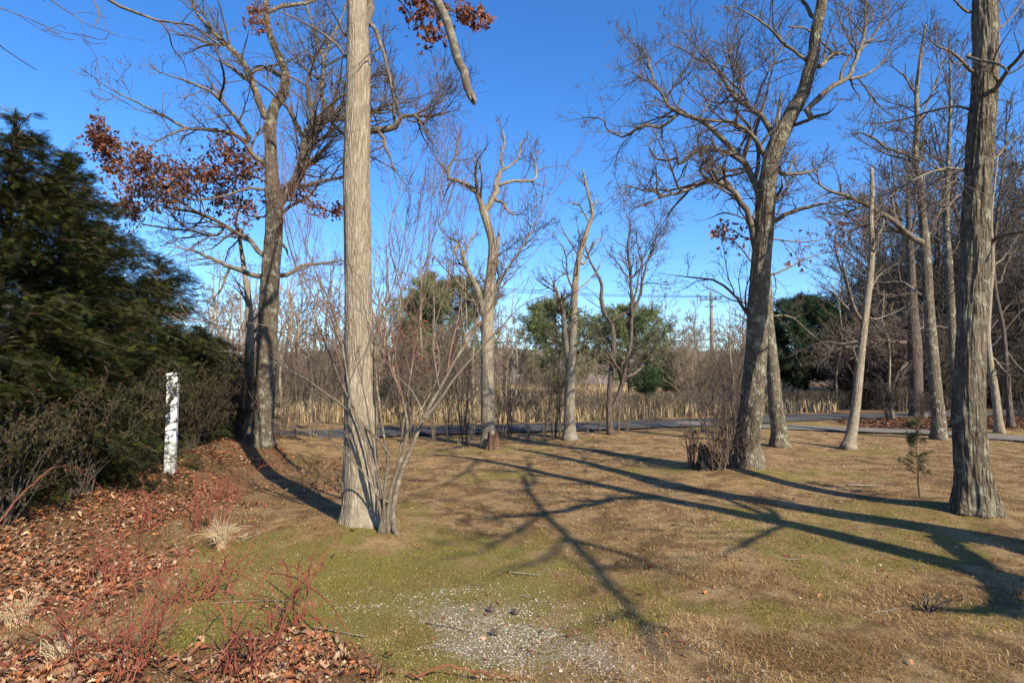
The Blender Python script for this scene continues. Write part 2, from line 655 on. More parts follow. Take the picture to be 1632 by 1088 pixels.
def zones(x, y):
    """moss, gravel, litter, straw weights 0..1 over the ground"""
    w1 = fbm2(x, y, 0.8, 21) - 0.5
    w2 = fbm2(x, y, 2.6, 31) - 0.5
    e = np.hypot((x + 1.0) / 1.9, (y - 4.3) / 2.0)
    moss = smst(1.25, 0.55, e + w1 * 0.9 + w2 * .5)
    moss = np.maximum(moss, 0.7 * smst(0.7, 0.4, np.hypot((x - 2.6) / 1.5, (y - 9.6) / 0.9) + w1 * .6))
    moss = np.maximum(moss, 0.62 * smst(0.55, 0.68, fbm2(x, y, 0.75, 41) + w2 * .35))
    ux, uy = (x - 0.3) * 0.74 + (y - 3.45) * -0.67, (x - 0.3) * 0.67 + (y - 3.45) * 0.74
    grav = smst(1.15, 0.2, np.hypot(ux / 1.7, uy / 0.62) + w1 * 1.3 + w2 * 1.6) * .85
    line = np.interp(y, [0, 2.2, 3, 4, 5, 6, 7.5, 9, 11, 13], [-1.9, -1.7, -1.95, -2.5, -3.0, -3.35, -3.75, -4.1, -4.4, -5.3])
    litt = smst(0.35, -0.35, x - line + w1 * 0.9 + w2 * .5)
    litt = np.where(y > 13.5, 0, litt)
    litt = np.maximum(litt, .9 * smst(1.15, .5, np.hypot((x + 1.35) / .75, (y - 3.15) / .45) + w1 * .9 + w2 * .6))
    litt = litt * (1 - .85 * smst(1.1, .6, np.hypot((x + 2.75) / .5, (y - 3.6) / .35) + w1))
    dirt = smst(1.2, 0.5, np.hypot((x + 3.5) / 1.9, (y - 8.8) / 3.0) + w1)
    litt = np.maximum(litt, 0.45 * dirt)
    isl = smst(0.0, 0.5, paved(x, y)) * smst(10, 11.5, x) * smst(16.3, 17.2, y + .0 * x) * smst(24, 22.5, y)
    edge = smst(2.4, 0.3, paved(x, y)) * 0.35 * smst(9, 11, y) * smst(6, 4, x)
    wood = smst(11, 14, x) * smst(23, 25, y)
    litt = np.maximum(np.maximum(litt, isl), np.maximum(edge, wood))
    straw = np.clip(0.5 + 1.5 * (fbm2(x, y, 0.45, 51) - 0.5) + 0.35 * smst(8, 12, y) + w2 * .6, 0, 1)
    field = smst(1.0, 2.5, paved(x, y)) * smst(17.5, 20, y - .35 * x * (x < 0)) * smst(13, 9, x)
    straw = np.maximum(straw, field)
    moss = moss * (1 - field)
    return moss, grav, litt, straw


def build_ground():
    def axis(lo, hi, n, k, c):
        s = np.linspace(-1, 1, n)
        v = np.sinh(s * k) / np.sinh(k)
        return np.where(v < 0, c + v * (c - lo), c + v * (hi - c))
    xs = axis(-600, 600, 341, 6.2, 0)
    ys = axis(-120, 900, 341, 6.2, 6)
    X, Y = np.meshgrid(xs, ys)
    x, y = X.ravel(), Y.ravel()
    z = height(x, y)
    z = np.where(paved(x, y) < -0.15, z - 0.02, z)
    mo, gr, li, stw = zones(x, y)
    mb = MB()
    nx, ny = len(xs), len(ys)
    i = (np.arange(ny - 1)[:, None] * nx + np.arange(nx - 1)[None]).ravel()
    mb.add(np.c_[x, y, z], np.c_[i, i + 1, i + nx + 1, i + nx], None, np.c_[mo, gr, li])
    m, n, b = new_mat('lawn')
    a = N(n, 'Attribute', attribute_name='tint')
    sp = N(n, 'SeparateColor')
    n.links.new(a.outputs['Color'], sp.inputs[0])
    v = mapped(n, (1, 1, 1))
    n_big, n_mid, n_fine = noise(n, v, 0.9, 6, .65), noise(n, v, 7.0, 6, .7), noise(n, v, 70.0, 5, .75)
    base = ramp(n, mth(n, 'ADD', mth(n, 'MULTIPLY', n_mid, .6), mth(n, 'MULTIPLY', n_big, .5)),
                [(0.36, (0.125, 0.064, 0.024)), (0.46, (0.28, 0.165, 0.068)), (0.55, (0.41, 0.265, 0.12)), (0.70, (0.50, 0.36, 0.195))])
    olive = ramp(n, n_mid, [(0.3, (0.17, 0.10, 0.03)), (0.7, (0.29, 0.19, 0.06))])
    base = mixc(n, ramp(n, n_big, [(0.45, 0.0), (0.65, 0.65)]), base, olive)
    n_pat = noise(n, v, 2.3, 5, .65)
    base = mixc(n, ramp(n, n_pat, [(0.47, 0.0), (0.57, 0.85)]), base, (0.14, 0.078, 0.033))
    mossc = ramp(n, n_fine, [(0.3, (0.135, 0.115, 0.022)), (0.7, (0.33, 0.275, 0.065))])
    mf = ramp(n, mth(n, 'ADD', sp.outputs[0], mth(n, 'ADD', mth(n, 'MULTIPLY', mth(n, 'SUBTRACT', n_mid, 0.5), 1.7), mth(n, 'MULTIPLY', mth(n, 'SUBTRACT', n_pat, 0.5), 2.8))), [(0.35, 0.0), (0.85, 0.9)])
    base = mixc(n, mf, base, mossc)
    litc = ramp(n, n_fine, [(0.3, (0.09, 0.05, 0.022)), (0.5, (0.19, 0.10, 0.042)), (0.7, (0.31, 0.18, 0.08))])
    lf = ramp(n, mth(n, 'ADD', sp.outputs[2], mth(n, 'MULTIPLY', mth(n, 'SUBTRACT', n_mid, 0.5), 1.0)), [(0.3, 0.0), (0.65, 0.95)])
    base = mixc(n, lf, base, litc)
    pv = N(n, 'TexVoronoi')
    pv.inputs['Scale'].default_value = 95.0
    n.links.new(v, pv.inputs['Vector'])
    n_g = noise(n, v, 22.0, 5, .7)
    grc = ramp(n, pv.outputs['Color'], [(0.1, (0.24, 0.195, 0.13)), (0.9, (0.42, 0.36, 0.27))])
    gf = ramp(n, mth(n, 'ADD', sp.outputs[1], mth(n, 'MULTIPLY', mth(n, 'SUBTRACT', n_g, 0.5), 2.6)), [(0.5, 0.0), (0.95, 0.8)])
    base = mixc(n, gf, base, grc)
    base = mixc(n, 0.75, base, ramp(n, n_fine, [(0.32, 0.25), (0.62, 1.0)]), 'MULTIPLY')
    n.links.new(base, b.inputs['Base Color'])
    b.inputs['Roughness'].default_value = 0.95
    bump(n, b, mth(n, 'ADD', n_fine, mth(n, 'MULTIPLY', n_mid, 1.0)), 0.9, 0.03)
    tag(mb.build('ground', m), kind='structure')


def strip(name, line, w, z, mat, rag=0.0):
    d = norm(np.gradient(line, axis=0))
    nrm = np.c_[-d[:, 1], d[:, 0]]
    k = 7
    s = np.linspace(-1, 1, k)
    P = line[:, None] + nrm[:, None] * (s[None, :, None] * w)
    r = (RNG.random((len(line), k)) - .5) * rag
    r[:, 1:-1] = 0
    P = P + nrm[:, None] * r[..., None]
    zz = z + 0.03 * (1 - s ** 2)[None] + np.zeros((len(line), 1))
    V = np.concatenate([P, zz[..., None]], -1).reshape(-1, 3)
    i = (np.arange(len(line) - 1)[:, None] * k + np.arange(k - 1)[None]).ravel()
    tag(MB().add(V, np.c_[i, i + k, i + k + 1, i + 1]).build(name, mat), kind='structure')


def hills():
    mb = MB()
    for k, (D, H, sd) in enumerate(((125, 6.0, 3), (190, 11.0, 4))):
        x = np.linspace(-330, 330, 260)
        h = H * (.55 + .6 * fbm2(x, x * 0, .02, sd)) + 1.6 * (fbm2(x, x * 0, .25, sd + 5) - .5)
        prof = [(-14, 0), (-8, .45), (-3, .85), (0, 1), (6, .9), (20, .3), (30, 0)]
        V = np.concatenate([np.c_[x, np.full(len(x), D + a) + 6 * (fbm2(x, x * 0, .03, 8) - .5), h * b - .3] for a, b in prof])
        n_ = len(x)
        i = (np.arange(len(prof) - 1)[:, None] * n_ + np.arange(n_ - 1)[None]).ravel()
        mb.add(V, np.c_[i, i + 1, i + n_ + 1, i + n_])
    m, n, b = new_mat('wooded_hill')
    v = mapped(n, (1, 1, .35))
    n.links.new(ramp(n, mth(n, 'ADD', mth(n, 'MULTIPLY', noise(n, v, .5, 6, .7), .6), mth(n, 'MULTIPLY', noise(n, v, 3.0, 4, .7), .4)),
                     [(.35, (.085, .068, .058)), (.65, (.19, .155, .13))]), b.inputs['Base Color'])
    tag(mb.build('hills', m), kind='structure')


hills()


def build_roads():
    m, n, b = new_mat('asphalt')
    v = mapped(n, (1, 1, 1))
    n.links.new(ramp(n, mth(n, 'ADD', mth(n, 'MULTIPLY', noise(n, v, 1.2, 5), .6), mth(n, 'MULTIPLY', noise(n, v, 90, 3), .4)),
                     [(0.35, (0.05, 0.047, 0.044)), (0.65, (0.105, 0.099, 0.092))]), b.inputs['Base Color'])
    bump(n, b, noise(n, v, 120, 3), 0.3, 0.01)
    b.inputs['Specular IOR Level'].default_value = 0.05
    strip('road', ROAD_S, ROAD_W, 0.035, m, 0.15)
    m2, n, b = new_mat('pale_gravel_paving')
    v = mapped(n, (1, 1, 1))
    n.links.new(ramp(n, mth(n, 'ADD', mth(n, 'MULTIPLY', noise(n, v, 1.5, 5), .6), mth(n, 'MULTIPLY', noise(n, v, 70, 3), .4)),
                     [(0.35, (0.10, 0.088, 0.07)), (0.65, (0.19, 0.168, 0.138))]), b.inputs['Base Color'])
    strip('driveway', DRIVE_S, DRIVE_W, 0.045, m2, 0.2)


build_ground()
build_roads()


# ------------------------------------------------------------------ bare trees traced from the photograph
def traced_tree(name, label, cat, D, trunk, limbs, seed, mat, levels, tip=0.004, limb_mat=None, twig_mat_=None, sides=28, flare=0.5, wob=0.17, up=0.08,
                amp=0.10, leaves=None, group=None, trunk_tr=None, fl_h=0.5, free_trunk=None, tlean=0.0, trunk_lv=None, ridge=None):
    rng = np.random.default_rng(seed)
    if free_trunk is not None:
        tp, trd = free_trunk
    else:
        tp, trd = px_limb(trunk, D, D + tlean)
    base = np.array([tp[0][0], tp[0][1], height(tp[0][0], tp[0][1]) - 0.03])
    tp = np.array(tp)
    tp[0] = base
    root = empty(name, base, label, cat, group)
    Lt = np.linalg.norm(np.diff(tp, axis=0), axis=1).sum()
    p, r = resample(tp, trd, int(max(24, Lt * (34 if ridge else 9))))
    mb = MB()
    mb.tubes(p, r, sides, cap=True, disp=trunk_disp(amp, seed, flare, base[2], fl_h, ridge=ridge))
    mb.build('trunk', mat, root)
    LP, seen = [], [(tp, trd)]
    for tr, dd in limbs:
        if isinstance(tr, np.ndarray):
            LP.append((tr, dd))
            continue
        D0, best = D, 1e9
        for q, tk in seen:
            qq, qr = resample(q, tk, 60)
            cam_ = qq - np.array([0, 0, EYE])
            f = cam_ @ _fw
            X, Y = CX + F_PX * (cam_ @ _rt) / f, CY - F_PX * (cam_ @ _up) / f
            d = np.hypot(X - tr[0][0], Y - tr[0][1])
            if d.min() < best - 1.0:
                best, D0, c0 = d.min(), qq[d.argmin(), 1] + .3 * qr[d.argmin()], qq[d.argmin()]
        lp, lr = px_limb(tr, D0, D0 + dd)
        if np.linalg.norm(lp[0] - c0) > .8 * lr[0] and best < 40:
            lp, lr = np.vstack([c0, lp]), np.r_[lr[0], lr]
        LP.append((lp, lr))
        seen.append(LP[-1])
    cm = MB()
    src_P, src_R = [], []
    if LP:
        P, R = limbs_to_arrays(LP, 22)
        # crooked: shake limbs a little, leave both ends
        thin = np.array([1.0 if r_[-1] < .55 * r_[0] else 0.0 for _, r_ in LP])[:, None]
        R = R * (1 - .62 * thin * smst(.62, 1.0, np.linspace(0, 1, 22))[None])
        sh = rng.normal(size=P.shape) * R[:, :, None] * 0.22
        sh[:, 0] = 0
        P = P + sh
        big = R[:, 0] > 0.02
        for p_, r_, g_ in zip(P, R, big):
            lb = MB().tubes(p_, r_, 12 if g_ else 6, cap=True, disp=trunk_disp(.22, seed, freq=4) if g_ and r_[-1] > .03 else None)
            if r_[-1] > .5 * r_[0] and r_[-1] > .015:      # snapped end: splinters
                e = norm(p_[-1] - p_[-2])
                a0 = rng.uniform(0, 6.28, 9)
                u_ = norm(np.cross(e, [.3, .9, .2]))
                o_ = (np.cos(a0)[:, None] * u_ + np.sin(a0)[:, None] * np.cross(e, u_)) * r_[-1] * rng.uniform(.2, .85, (9, 1))
                ln_ = r_[-1] * rng.uniform(1.0, 3.4, (9, 1))
                q_ = np.stack([p_[-1] + o_ - e * r_[-1] * .5, p_[-1] + o_ + e * ln_ * .5, p_[-1] + o_ * .9 + e * ln_], 1)
                lb.tubes(q_, np.array([[.42, .3, .05]]) * r_[-1] * np.ones((9, 1)), 5)
            lb.build('limb', limb_mat or M_LIMB, root)
        live = np.array([not (r_[-1] > .55 * r_[0]) for _, r_ in LP])
        live = live if live.any() else ~live
        src_P, src_R = [P[live]], [R[live]]
    if trunk_lv is None and ridge is None and free_trunk is None:
        trunk_lv = dict(per_m=2.0, tr=(.5, 1.0), ang=(20, 60), lf=(.10, .26), lmax=2.4, wob=.07)
    if trunk_lv or not LP:
        tpp, trr = resample(tp, trd, 22)
        kw = dict(per_m=1.2, tr=(0.3, 0.97), ang=(40, 75), lf=(0.12, 0.3), P=22, tip=tip * 1.5, wob=0.09, up=0.05, rr=(.25, .45))
        kw.update(trunk_lv or {})
        a, b_ = spawn(rng, tpp[None], trr[None], **kw)
        tubes_by_size(cm, a, b_)
        src_P.append(a)
        src_R.append(b_)
    P0, R0 = np.concatenate(src_P), np.concatenate(src_R)
    lv = grow(rng, P0, R0, levels, tip, wob, up, free_trunk is None)
    for a, b_ in lv:
        tubes_by_size(cm, a, b_)
    cm.build('crown', twig_mat_ or M_GREYT, root)
    if leaves:
        for tr, dd, n in leaves:
            q, rr = px_limb(tr, D, D + dd)
            q, rr = resample(q, rr, 16)
            sub = grow(rng, q[None], rr[None], [dict(per_m=9.0, tr=(0.1, 1), lf=(.15, .4), P=6, lmax=1.1), dict(per_m=9, lf=(.3, .6), P=6, tr=(.1, 1))], tip)
            e = MB()
            e.tubes(q, rr, 6)
            for a, b_ in sub:
                tubes_by_size(e, a, b_)
            e.build('leafy_branch', M_TWIG, root)
            hang_leaves(rng, np.concatenate([sub[0][0], sub[1][0]]), None, int(n * 2.2)).build('dead_leaves', M_LEAF, root)
    return root


LV_FINE = [dict(per_m=4.2, lf=(.25, .55), P=9, ang=(30, 70), lmax=2.2, tr=(.1, 1)),
           dict(per_m=7.0, lf=(.3, .6), P=6, lmax=1.1, tr=(.12, 1)),
           dict(per_m=10.0, lf=(.35, .7), P=5, lmax=.55, tr=(.12, 1))]

LV_DENSE = [dict(LV_FINE[0], per_m=5.4), dict(LV_FINE[1], per_m=8.0), dict(LV_FINE[2], per_m=11.0)]

# front oak
T1 = [(577, 846, 60), (576, 815, 59), (575, 760, 56), (574, 700, 52), (573, 600, 48), (571, 500, 45), (570, 400, 44), (568, 300, 44), (570, 200, 42), (571, 100, 38),
      (569, 0, 34), (568, -150, 29), (566, -300, 22), (575, -450, 13)]
traced_tree('oak_tree', 'tall pale straight oak trunk with a grey many stemmed shrub against its foot', 'tree', 6.05, T1, [
    (fill_w([(578, 85), (585, 40), (589, -20), (600, -160), (625, -300), (660, -420)], 15, 6), 0.3),
    (fill_w([(584, 20), (598, 48), (610, 80), (620, 120), (629, 158), (634, 172)], 8, 2.5), -0.4),
    (fill_w([(580, -120), (620, -170), (665, -90), (692, -5), (718, 55), (735, 110), (753, 156)], 18, 13.5), -0.9),
    (fill_w([(588, -20), (620, -25), (660, -8), (700, 18), (740, 30)], 6, 2), 0.5),
    (fill_w([(560, 0), (520, -60), (450, -130), (380, -180)], 14, 4), 0.8),
    (fill_w([(585, -200), (680, -320), (760, -400)], 12, 4), 1.2),
    (fill_w([(556, 95), (535, 70), (500, 45), (450, 20), (400, 5)], 5, 1.5), -0.7),
    (fill_w([(555, 60), (530, 20), (505, -20)], 4, 2), -0.5),
], 3, M_OAK, [dict(per_m=2.2, lf=(.2, .45), P=8, lmax=1.5), dict(per_m=4.0, lf=(.3, .6), P=6, lmax=.7), dict(per_m=6, lf=(.35, .7), P=4, lmax=.35)],
    tip=0.0022, flare=0.28, fl_h=0.45, amp=0.07, sides=110, ridge=(5.5, .03),
    leaves=[(fill_w([(600, -60), (660, -25), (700, 5), (745, 30)], 4, 1.5), 0.6, 170), (fill_w([(590, -30), (640, 5), (665, 40), (690, 50)], 3, 1.2), 0.9, 45)])

# multi-stem shrub leaning on the front oak
S = 5.72
s3 = fill_w([(609, 838), (603, 800), (597, 770), (590, 745), (583, 712), (570, 670), (560, 640), (552, 590), (546, 555), (535, 505), (520, 468), (505, 438), (490, 400), (478, 360), (462, 320), (450, 270)], 9, 1.5)
S1 = [
    (fill_w([(628, 838), (626, 810), (632, 780), (645, 740), (660, 702), (675, 665), (700, 622), (722, 580), (742, 548), (765, 500), (790, 458), (815, 420), (850, 366), (880, 300)], 20, 1.5), 1.0),
    (fill_w([(674, 668), (692, 648), (725, 602), (760, 562), (800, 520), (835, 485), (870, 470)], 9, 1.5), 0.4),
    (fill_w([(672, 655), (662, 632), (640, 606), (618, 585), (600, 540)], 7, 2), 0.6),
    (fill_w([(618, 838), (622, 785), (634, 745), (645, 712), (649, 685), (645, 650), (635, 618), (624, 580), (615, 552), (620, 530), (650, 480), (672, 435), (690, 380), (715, 325), (730, 270)], 12, 1.5), 0.7),
    (s3, -0.2),
    (fill_w([(558, 655), (535, 638), (510, 621), (488, 604), (462, 590), (440, 560)], 8, 2), 0.9),
    (fill_w([(620, 800), (604, 792), (590, 768), (572, 745), (552, 722), (530, 705), (500, 692), (470, 682), (425, 668)], 6, 1.2), -0.5),
    (fill_w([(613, 838), (613, 780), (618, 735), (616, 716), (611, 690), (604, 640), (599, 590), (597, 555), (604, 515), (622, 470), (640, 400), (650, 330)], 10, 1.5), 0.6),
    (fill_w([(622, 728), (603, 700), (590, 690), (580, 675), (575, 650)], 8, 3), 0.3),
    (fill_w([(545, 552), (520, 505), (498, 470), (470, 400), (452, 330), (430, 260)], 4, 1), -0.6),
    (fill_w([(606, 838), (612, 800), (606, 770), (585, 650), (577, 600), (590, 540), (630, 460), (665, 360)], 7, 1), -0.5),
    (fill_w([(742, 548), (735, 480), (745, 420), (735, 350), (742, 280)], 4, 1), 0.3),
    (fill_w([(648, 690), (700, 590), (690, 500), (720, 420), (705, 300)], 4, 1), 0.9),
    (fill_w([(609, 838), (590, 720), (540, 600), (500, 500), (470, 420), (440, 300), (420, 210)], 6, 1), 0.4),
    (fill_w([(625, 838), (640, 700), (660, 560), (680, 430), (690, 300), (700, 200)], 6, 1), 0.8),
    (fill_w([(700, 622), (690, 540), (715, 440), (700, 330), (712, 230)], 5, 1), 0.6),
    (fill_w([(765, 500), (790, 420), (780, 330), (800, 250)], 4, 1), 0.4),
    (fill_w([(625, 580), (640, 480), (620, 380), (645, 270), (640, 180)], 5, 1), 0.5),
    (fill_w([(545, 555), (470, 530), (400, 515), (300, 512)], 3, 1), -0.6),
]
rng = np.random.default_rng(5)
b0 = np.array([*at(615, 838, S)[:2], 0.0])
b0[2] = height(b0[0], b0[1]) - 0.02
root = empty('multi_stem_shrub', b0, 'grey many stemmed shrub fanning up from the foot of the front oak', 'shrub')
LP = [px_limb(([(t[0][0] + (t[0][0] - 614) * .6, 860, t[0][2] * 1.15)] if t[0][1] > 830 else []) + list(t), S, S + d, .47 if t[0][0] == 628 else .62) for t, d in S1]
for i, (p, r) in enumerate(LP):
    q, rr = resample(p, r, 40)
    q[1:] += rng.normal(size=(39, 3)) * rr[1:, None] * 0.12
    MB().tubes(q, rr, 10, cap=True, disp=trunk_disp(0.16, 40 + i, freq=5)).build('stem', M_STEM, root)
P, R = limbs_to_arrays(LP, 30)
cm = MB()
lv = grow(rng, P, R, [dict(per_m=3.6, tr=(.3, 1), ang=(12, 40), lf=(.25, .55), lmax=2.2, P=9, wob=.05, up=.16), dict(per_m=5.5, tr=(.15, 1), ang=(18, 45), lf=(.25, .55), lmax=.9, P=5, wob=.06, up=.1),
                      dict(per_m=5, ang=(25, 50), lf=(.2, .5), P=4, lmax=.25, wob=.05)], 0.0016)
for a, b_ in lv:
    tubes_by_size(cm, a, b_)
cm.build('twigs', M_RED, root)

# left oak with brown leaves
L1 = [(413, 730, 40), (414, 715, 36), (420, 660, 34), (424, 600, 33), (427, 520, 32), (430, 450, 31), (434, 400, 30), (437, 350, 29), (436, 310, 27), (433, 270, 22), (432, 235, 20),
      (430, 205, 20), (437, 172, 18), (452, 145, 17), (455, 118, 14), (443, 88, 12), (430, 55, 11), (424, 20, 10), (428, -40, 8), (440, -120, 6)]
traced_tree('oak_tree', 'crooked grey oak beside the evergreens, its lower left branches full of brown leaves', 'tree', 11.2, L1, [
    (fill_w([(437, 345), (450, 318), (470, 285), (484, 250), (490, 220), (500, 198), (522, 192), (550, 188), (588, 206), (622, 206), (636, 198), (642, 184), (662, 184), (676, 197), (686, 176), (697, 162), (708, 142)], 20, 5), -1.0),
    (fill_w([(498, 205), (514, 180), (512, 140), (516, 100), (503, 60), (492, 20), (480, -40)], 9, 3), 0.8),
    (fill_w([(516, 100), (530, 60), (548, 20), (560, -30)], 6, 2), 0.5),
    (fill_w([(515, 185), (530, 165), (548, 150)], 6, 3), 0.8),
    (fill_w([(640, 186), (630, 160), (625, 130), (632, 118)], 5, 2), -1.2),
    (fill_w([(428, 190), (408, 148), (395, 120), (386, 97), (362, 72), (335, 47), (316, 25), (300, -15)], 13, 6), 0.6),
    (fill_w([(455, 125), (430, 112), (415, 106), (398, 112)], 8, 4), 0.9),
    (fill_w([(430, 262), (404, 248), (390, 228), (372, 213), (340, 208), (298, 206), (272, 214), (240, 232), (215, 245)], 9, 2), -1.2),
    (fill_w([(394, 228), (384, 200), (358, 168), (340, 150), (300, 130), (262, 118), (225, 100)], 8, 2), -1.8),
    (fill_w([(350, 160), (357, 130), (352, 100), (345, 85)], 5, 3), -1.4),
    (fill_w([(300, 206), (250, 180), (222, 165), (190, 150), (150, 125), (125, 108)], 5, 1), -1.4),
    (fill_w([(415, 405), (402, 384), (372, 368), (345, 352), (300, 336), (268, 331), (255, 312), (240, 290)], 9, 3), 1.0),
    (fill_w([(352, 370), (300, 367), (255, 362), (212, 351), (190, 335)], 5, 2), 0.4),
    (fill_w([(428, 440), (385, 431), (350, 418), (320, 404), (285, 395), (250, 392)], 10, 2), -0.8),
    (fill_w([(360, 440), (350, 465), (330, 480)], 5, 2), -0.5),
    (fill_w([(440, 440), (460, 436), (480, 424), (510, 420), (550, 415)], 9, 3), 0.9),
    (fill_w([(440, 380), (455, 395), (460, 410)], 6, 3), 0.4),
    (fill_w([(437, 360), (460, 330), (490, 315), (520, 270), (545, 255)], 7, 2), 1.2),
    (fill_w([(425, 20), (450, 10), (490, 5), (520, -10)], 8, 4), 0.7),
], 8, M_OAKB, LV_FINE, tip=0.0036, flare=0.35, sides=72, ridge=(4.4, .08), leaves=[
    (fill_w([(433, 305), (400, 300), (360, 312), (310, 318), (260, 300), (210, 275), (165, 240)], 5, 1.5), -0.9, 620),
    (fill_w([(433, 295), (400, 280), (360, 286), (310, 282), (270, 278)], 4, 1.5), 0.4, 330),
    (fill_w([(345, 352), (300, 330), (270, 312), (230, 310), (185, 292)], 3, 1), 0.3, 260),
    (fill_w([(255, 312), (220, 340), (190, 332), (150, 322)], 3, 1), 0.4, 160),
    (fill_w([(370, 212), (372, 240), (350, 265), (330, 280)], 3, 1.2), -0.4, 120),
    (fill_w([(420, -10), (405, 10), (418, 25), (412, 40)], 3, 1.5), -0.6, 60),
    (fill_w([(430, 345), (400, 345), (370, 330), (340, 325)], 4, 1.5), 0.9, 160),
    (fill_w([(440, 320), (470, 320), (500, 330), (540, 340)], 4, 1.5), 0.6, 130)])
traced_tree('leaning_trunk', 'pale trunk curving out at its foot just left of the crooked oak', 'tree', 12.3,
            [(362, 722, 30), (372, 708, 27), (382, 685, 24), (389, 655, 21), (393, 625, 19), (396, 590, 17), (398, 540, 14), (396, 480, 11), (388, 420, 8), (380, 370, 5)], [
                (fill_w([(396, 600), (380, 570), (362, 560), (345, 560)], 5, 2), -0.6),
                (fill_w([(398, 560), (412, 530), (430, 510)], 5, 2), 0.6)], 14, M_PALE, LV_FINE, flare=0.2)

# centre oaks
C1 = [(780, 716, 27), (778, 690, 22), (777, 640, 20), (777, 560, 20), (777, 510, 19), (780, 460, 18), (784, 420, 15), (785, 390, 13), (777, 357, 12), (771, 338, 12)]
traced_tree('oak_tree', 'grey forked oak in the middle with a rotted brown stump at its foot', 'tree', 12.7, C1, [
    (fill_w([(772, 342), (764, 320), (757, 304), (745, 295), (731, 288), (717, 286), (716, 266), (724, 252), (729, 226), (728, 200)], 10, 2.5), -0.7),
    (fill_w([(771, 342), (779, 326), (788, 314), (791, 297), (794, 283), (803, 270), (818, 262), (826, 256)], 11, 4), 0.6),
    (fill_w([(793, 296), (812, 290), (835, 288), (852, 287), (855, 272), (853, 250), (868, 235)], 6, 1.5), 0.9),
    (fill_w([(803, 270), (798, 250), (804, 230), (803, 215), (793, 192)], 5, 1.5), 0.3),
    (fill_w([(818, 262), (828, 248), (830, 230), (845, 215)], 4, 1.2), 0.7),
    (fill_w([(787, 318), (803, 325), (810, 338), (835, 343)], 6, 2), -0.5),
    (fill_w([(775, 525), (766, 480), (756, 452), (744, 428), (736, 402), (728, 385), (716, 379)], 11, 5), -0.6),
    (fill_w([(768, 520), (755, 480), (735, 455), (715, 435), (690, 405)], 6, 1.5), 0.6),
    (fill_w([(730, 390), (724, 400), (722, 405)], 5, 3), -0.3),
    (fill_w([(786, 430), (792, 400), (795, 375)], 8, 5), 0.3),
    (fill_w([(738, 408), (752, 380), (765, 358)], 4, 2), 0.3),
    (fill_w([(780, 480), (800, 440), (825, 405), (845, 365), (850, 330)], 5, 1.2), 0.8),
], 19, M_OAK, LV_DENSE, tip=0.0036, flare=0.35, sides=24, limb_mat=M_PALE)
C2 = [(908, 701, 23), (908, 685, 19), (908, 640, 17), (909, 600, 16), (912, 560, 13), (915, 500, 11), (916, 460, 11), (921, 420, 9), (931, 385, 8), (938, 360, 7), (944, 345, 6), (943, 330, 5), (935, 300, 4), (929, 270, 2.5)]
traced_tree('oak_tree', 'slender pale trunk with a dark side limb standing before the rounded pines', 'tree', 14.5, C2, [
    (fill_w([(908, 585), (902, 545), (898, 510), (892, 480), (885, 460), (882, 452), (889, 444), (899, 436)], 10, 3), -0.6),
    (fill_w([(928, 420), (940, 398), (952, 383), (968, 372)], 4, 1.5), 0.6),
    (fill_w([(942, 338), (950, 322), (957, 312)], 4, 1.5), 0.4),
    (fill_w([(916, 470), (905, 440), (900, 400), (880, 370)], 4, 1.2), -0.8),
    (fill_w([(917, 462), (940, 445), (965, 410)], 3, 1.2), 0.8),
    (fill_w([(925, 405), (905, 380), (890, 350)], 3, 1.2), -0.8),
    (fill_w([(938, 352), (920, 325), (900, 325)], 3, 1.2), -.5),
], 23, M_PALE, LV_DENSE, tip=0.0036, flare=0.35, sides=20, limb_mat=M_PALE)
traced_tree('dark_young_tree', 'dark twin stemmed young tree right of the slender pale trunk', 'tree', 15.8,
            [(973, 692, 11), (971, 660, 10), (972, 620, 9), (975, 580, 8), (978, 545, 8), (974, 515, 7), (964, 500, 7), (958, 478, 6), (959, 455, 5), (948, 430, 4), (940, 415, 3), (930, 380, 2)], [
                (fill_w([(970, 662), (982, 640), (992, 610), (998, 580), (1005, 545), (1007, 505), (1018, 478), (1024, 450), (1032, 415), (1042, 385), (1052, 350)], 9, 2), 0.5),
                (fill_w([(1007, 505), (1006, 465), (1004, 425), (1000, 395), (1004, 360), (1003, 330)], 6, 1.5), -0.5),
                (fill_w([(980, 690), (986, 660), (990, 630)], 5, 3), 0.2),
                (fill_w([(1006, 505), (1015, 460), (1022, 420), (1060, 360)], 4, 1.2), 0.5),
                (fill_w([(1000, 500), (985, 505), (975, 512)], 4, 3), -0.3)], 29, M_BROWN, LV_FINE, tip=0.004, limb_mat=M_BROWN, twig_mat_=M_TWIG, sides=16, flare=.2)

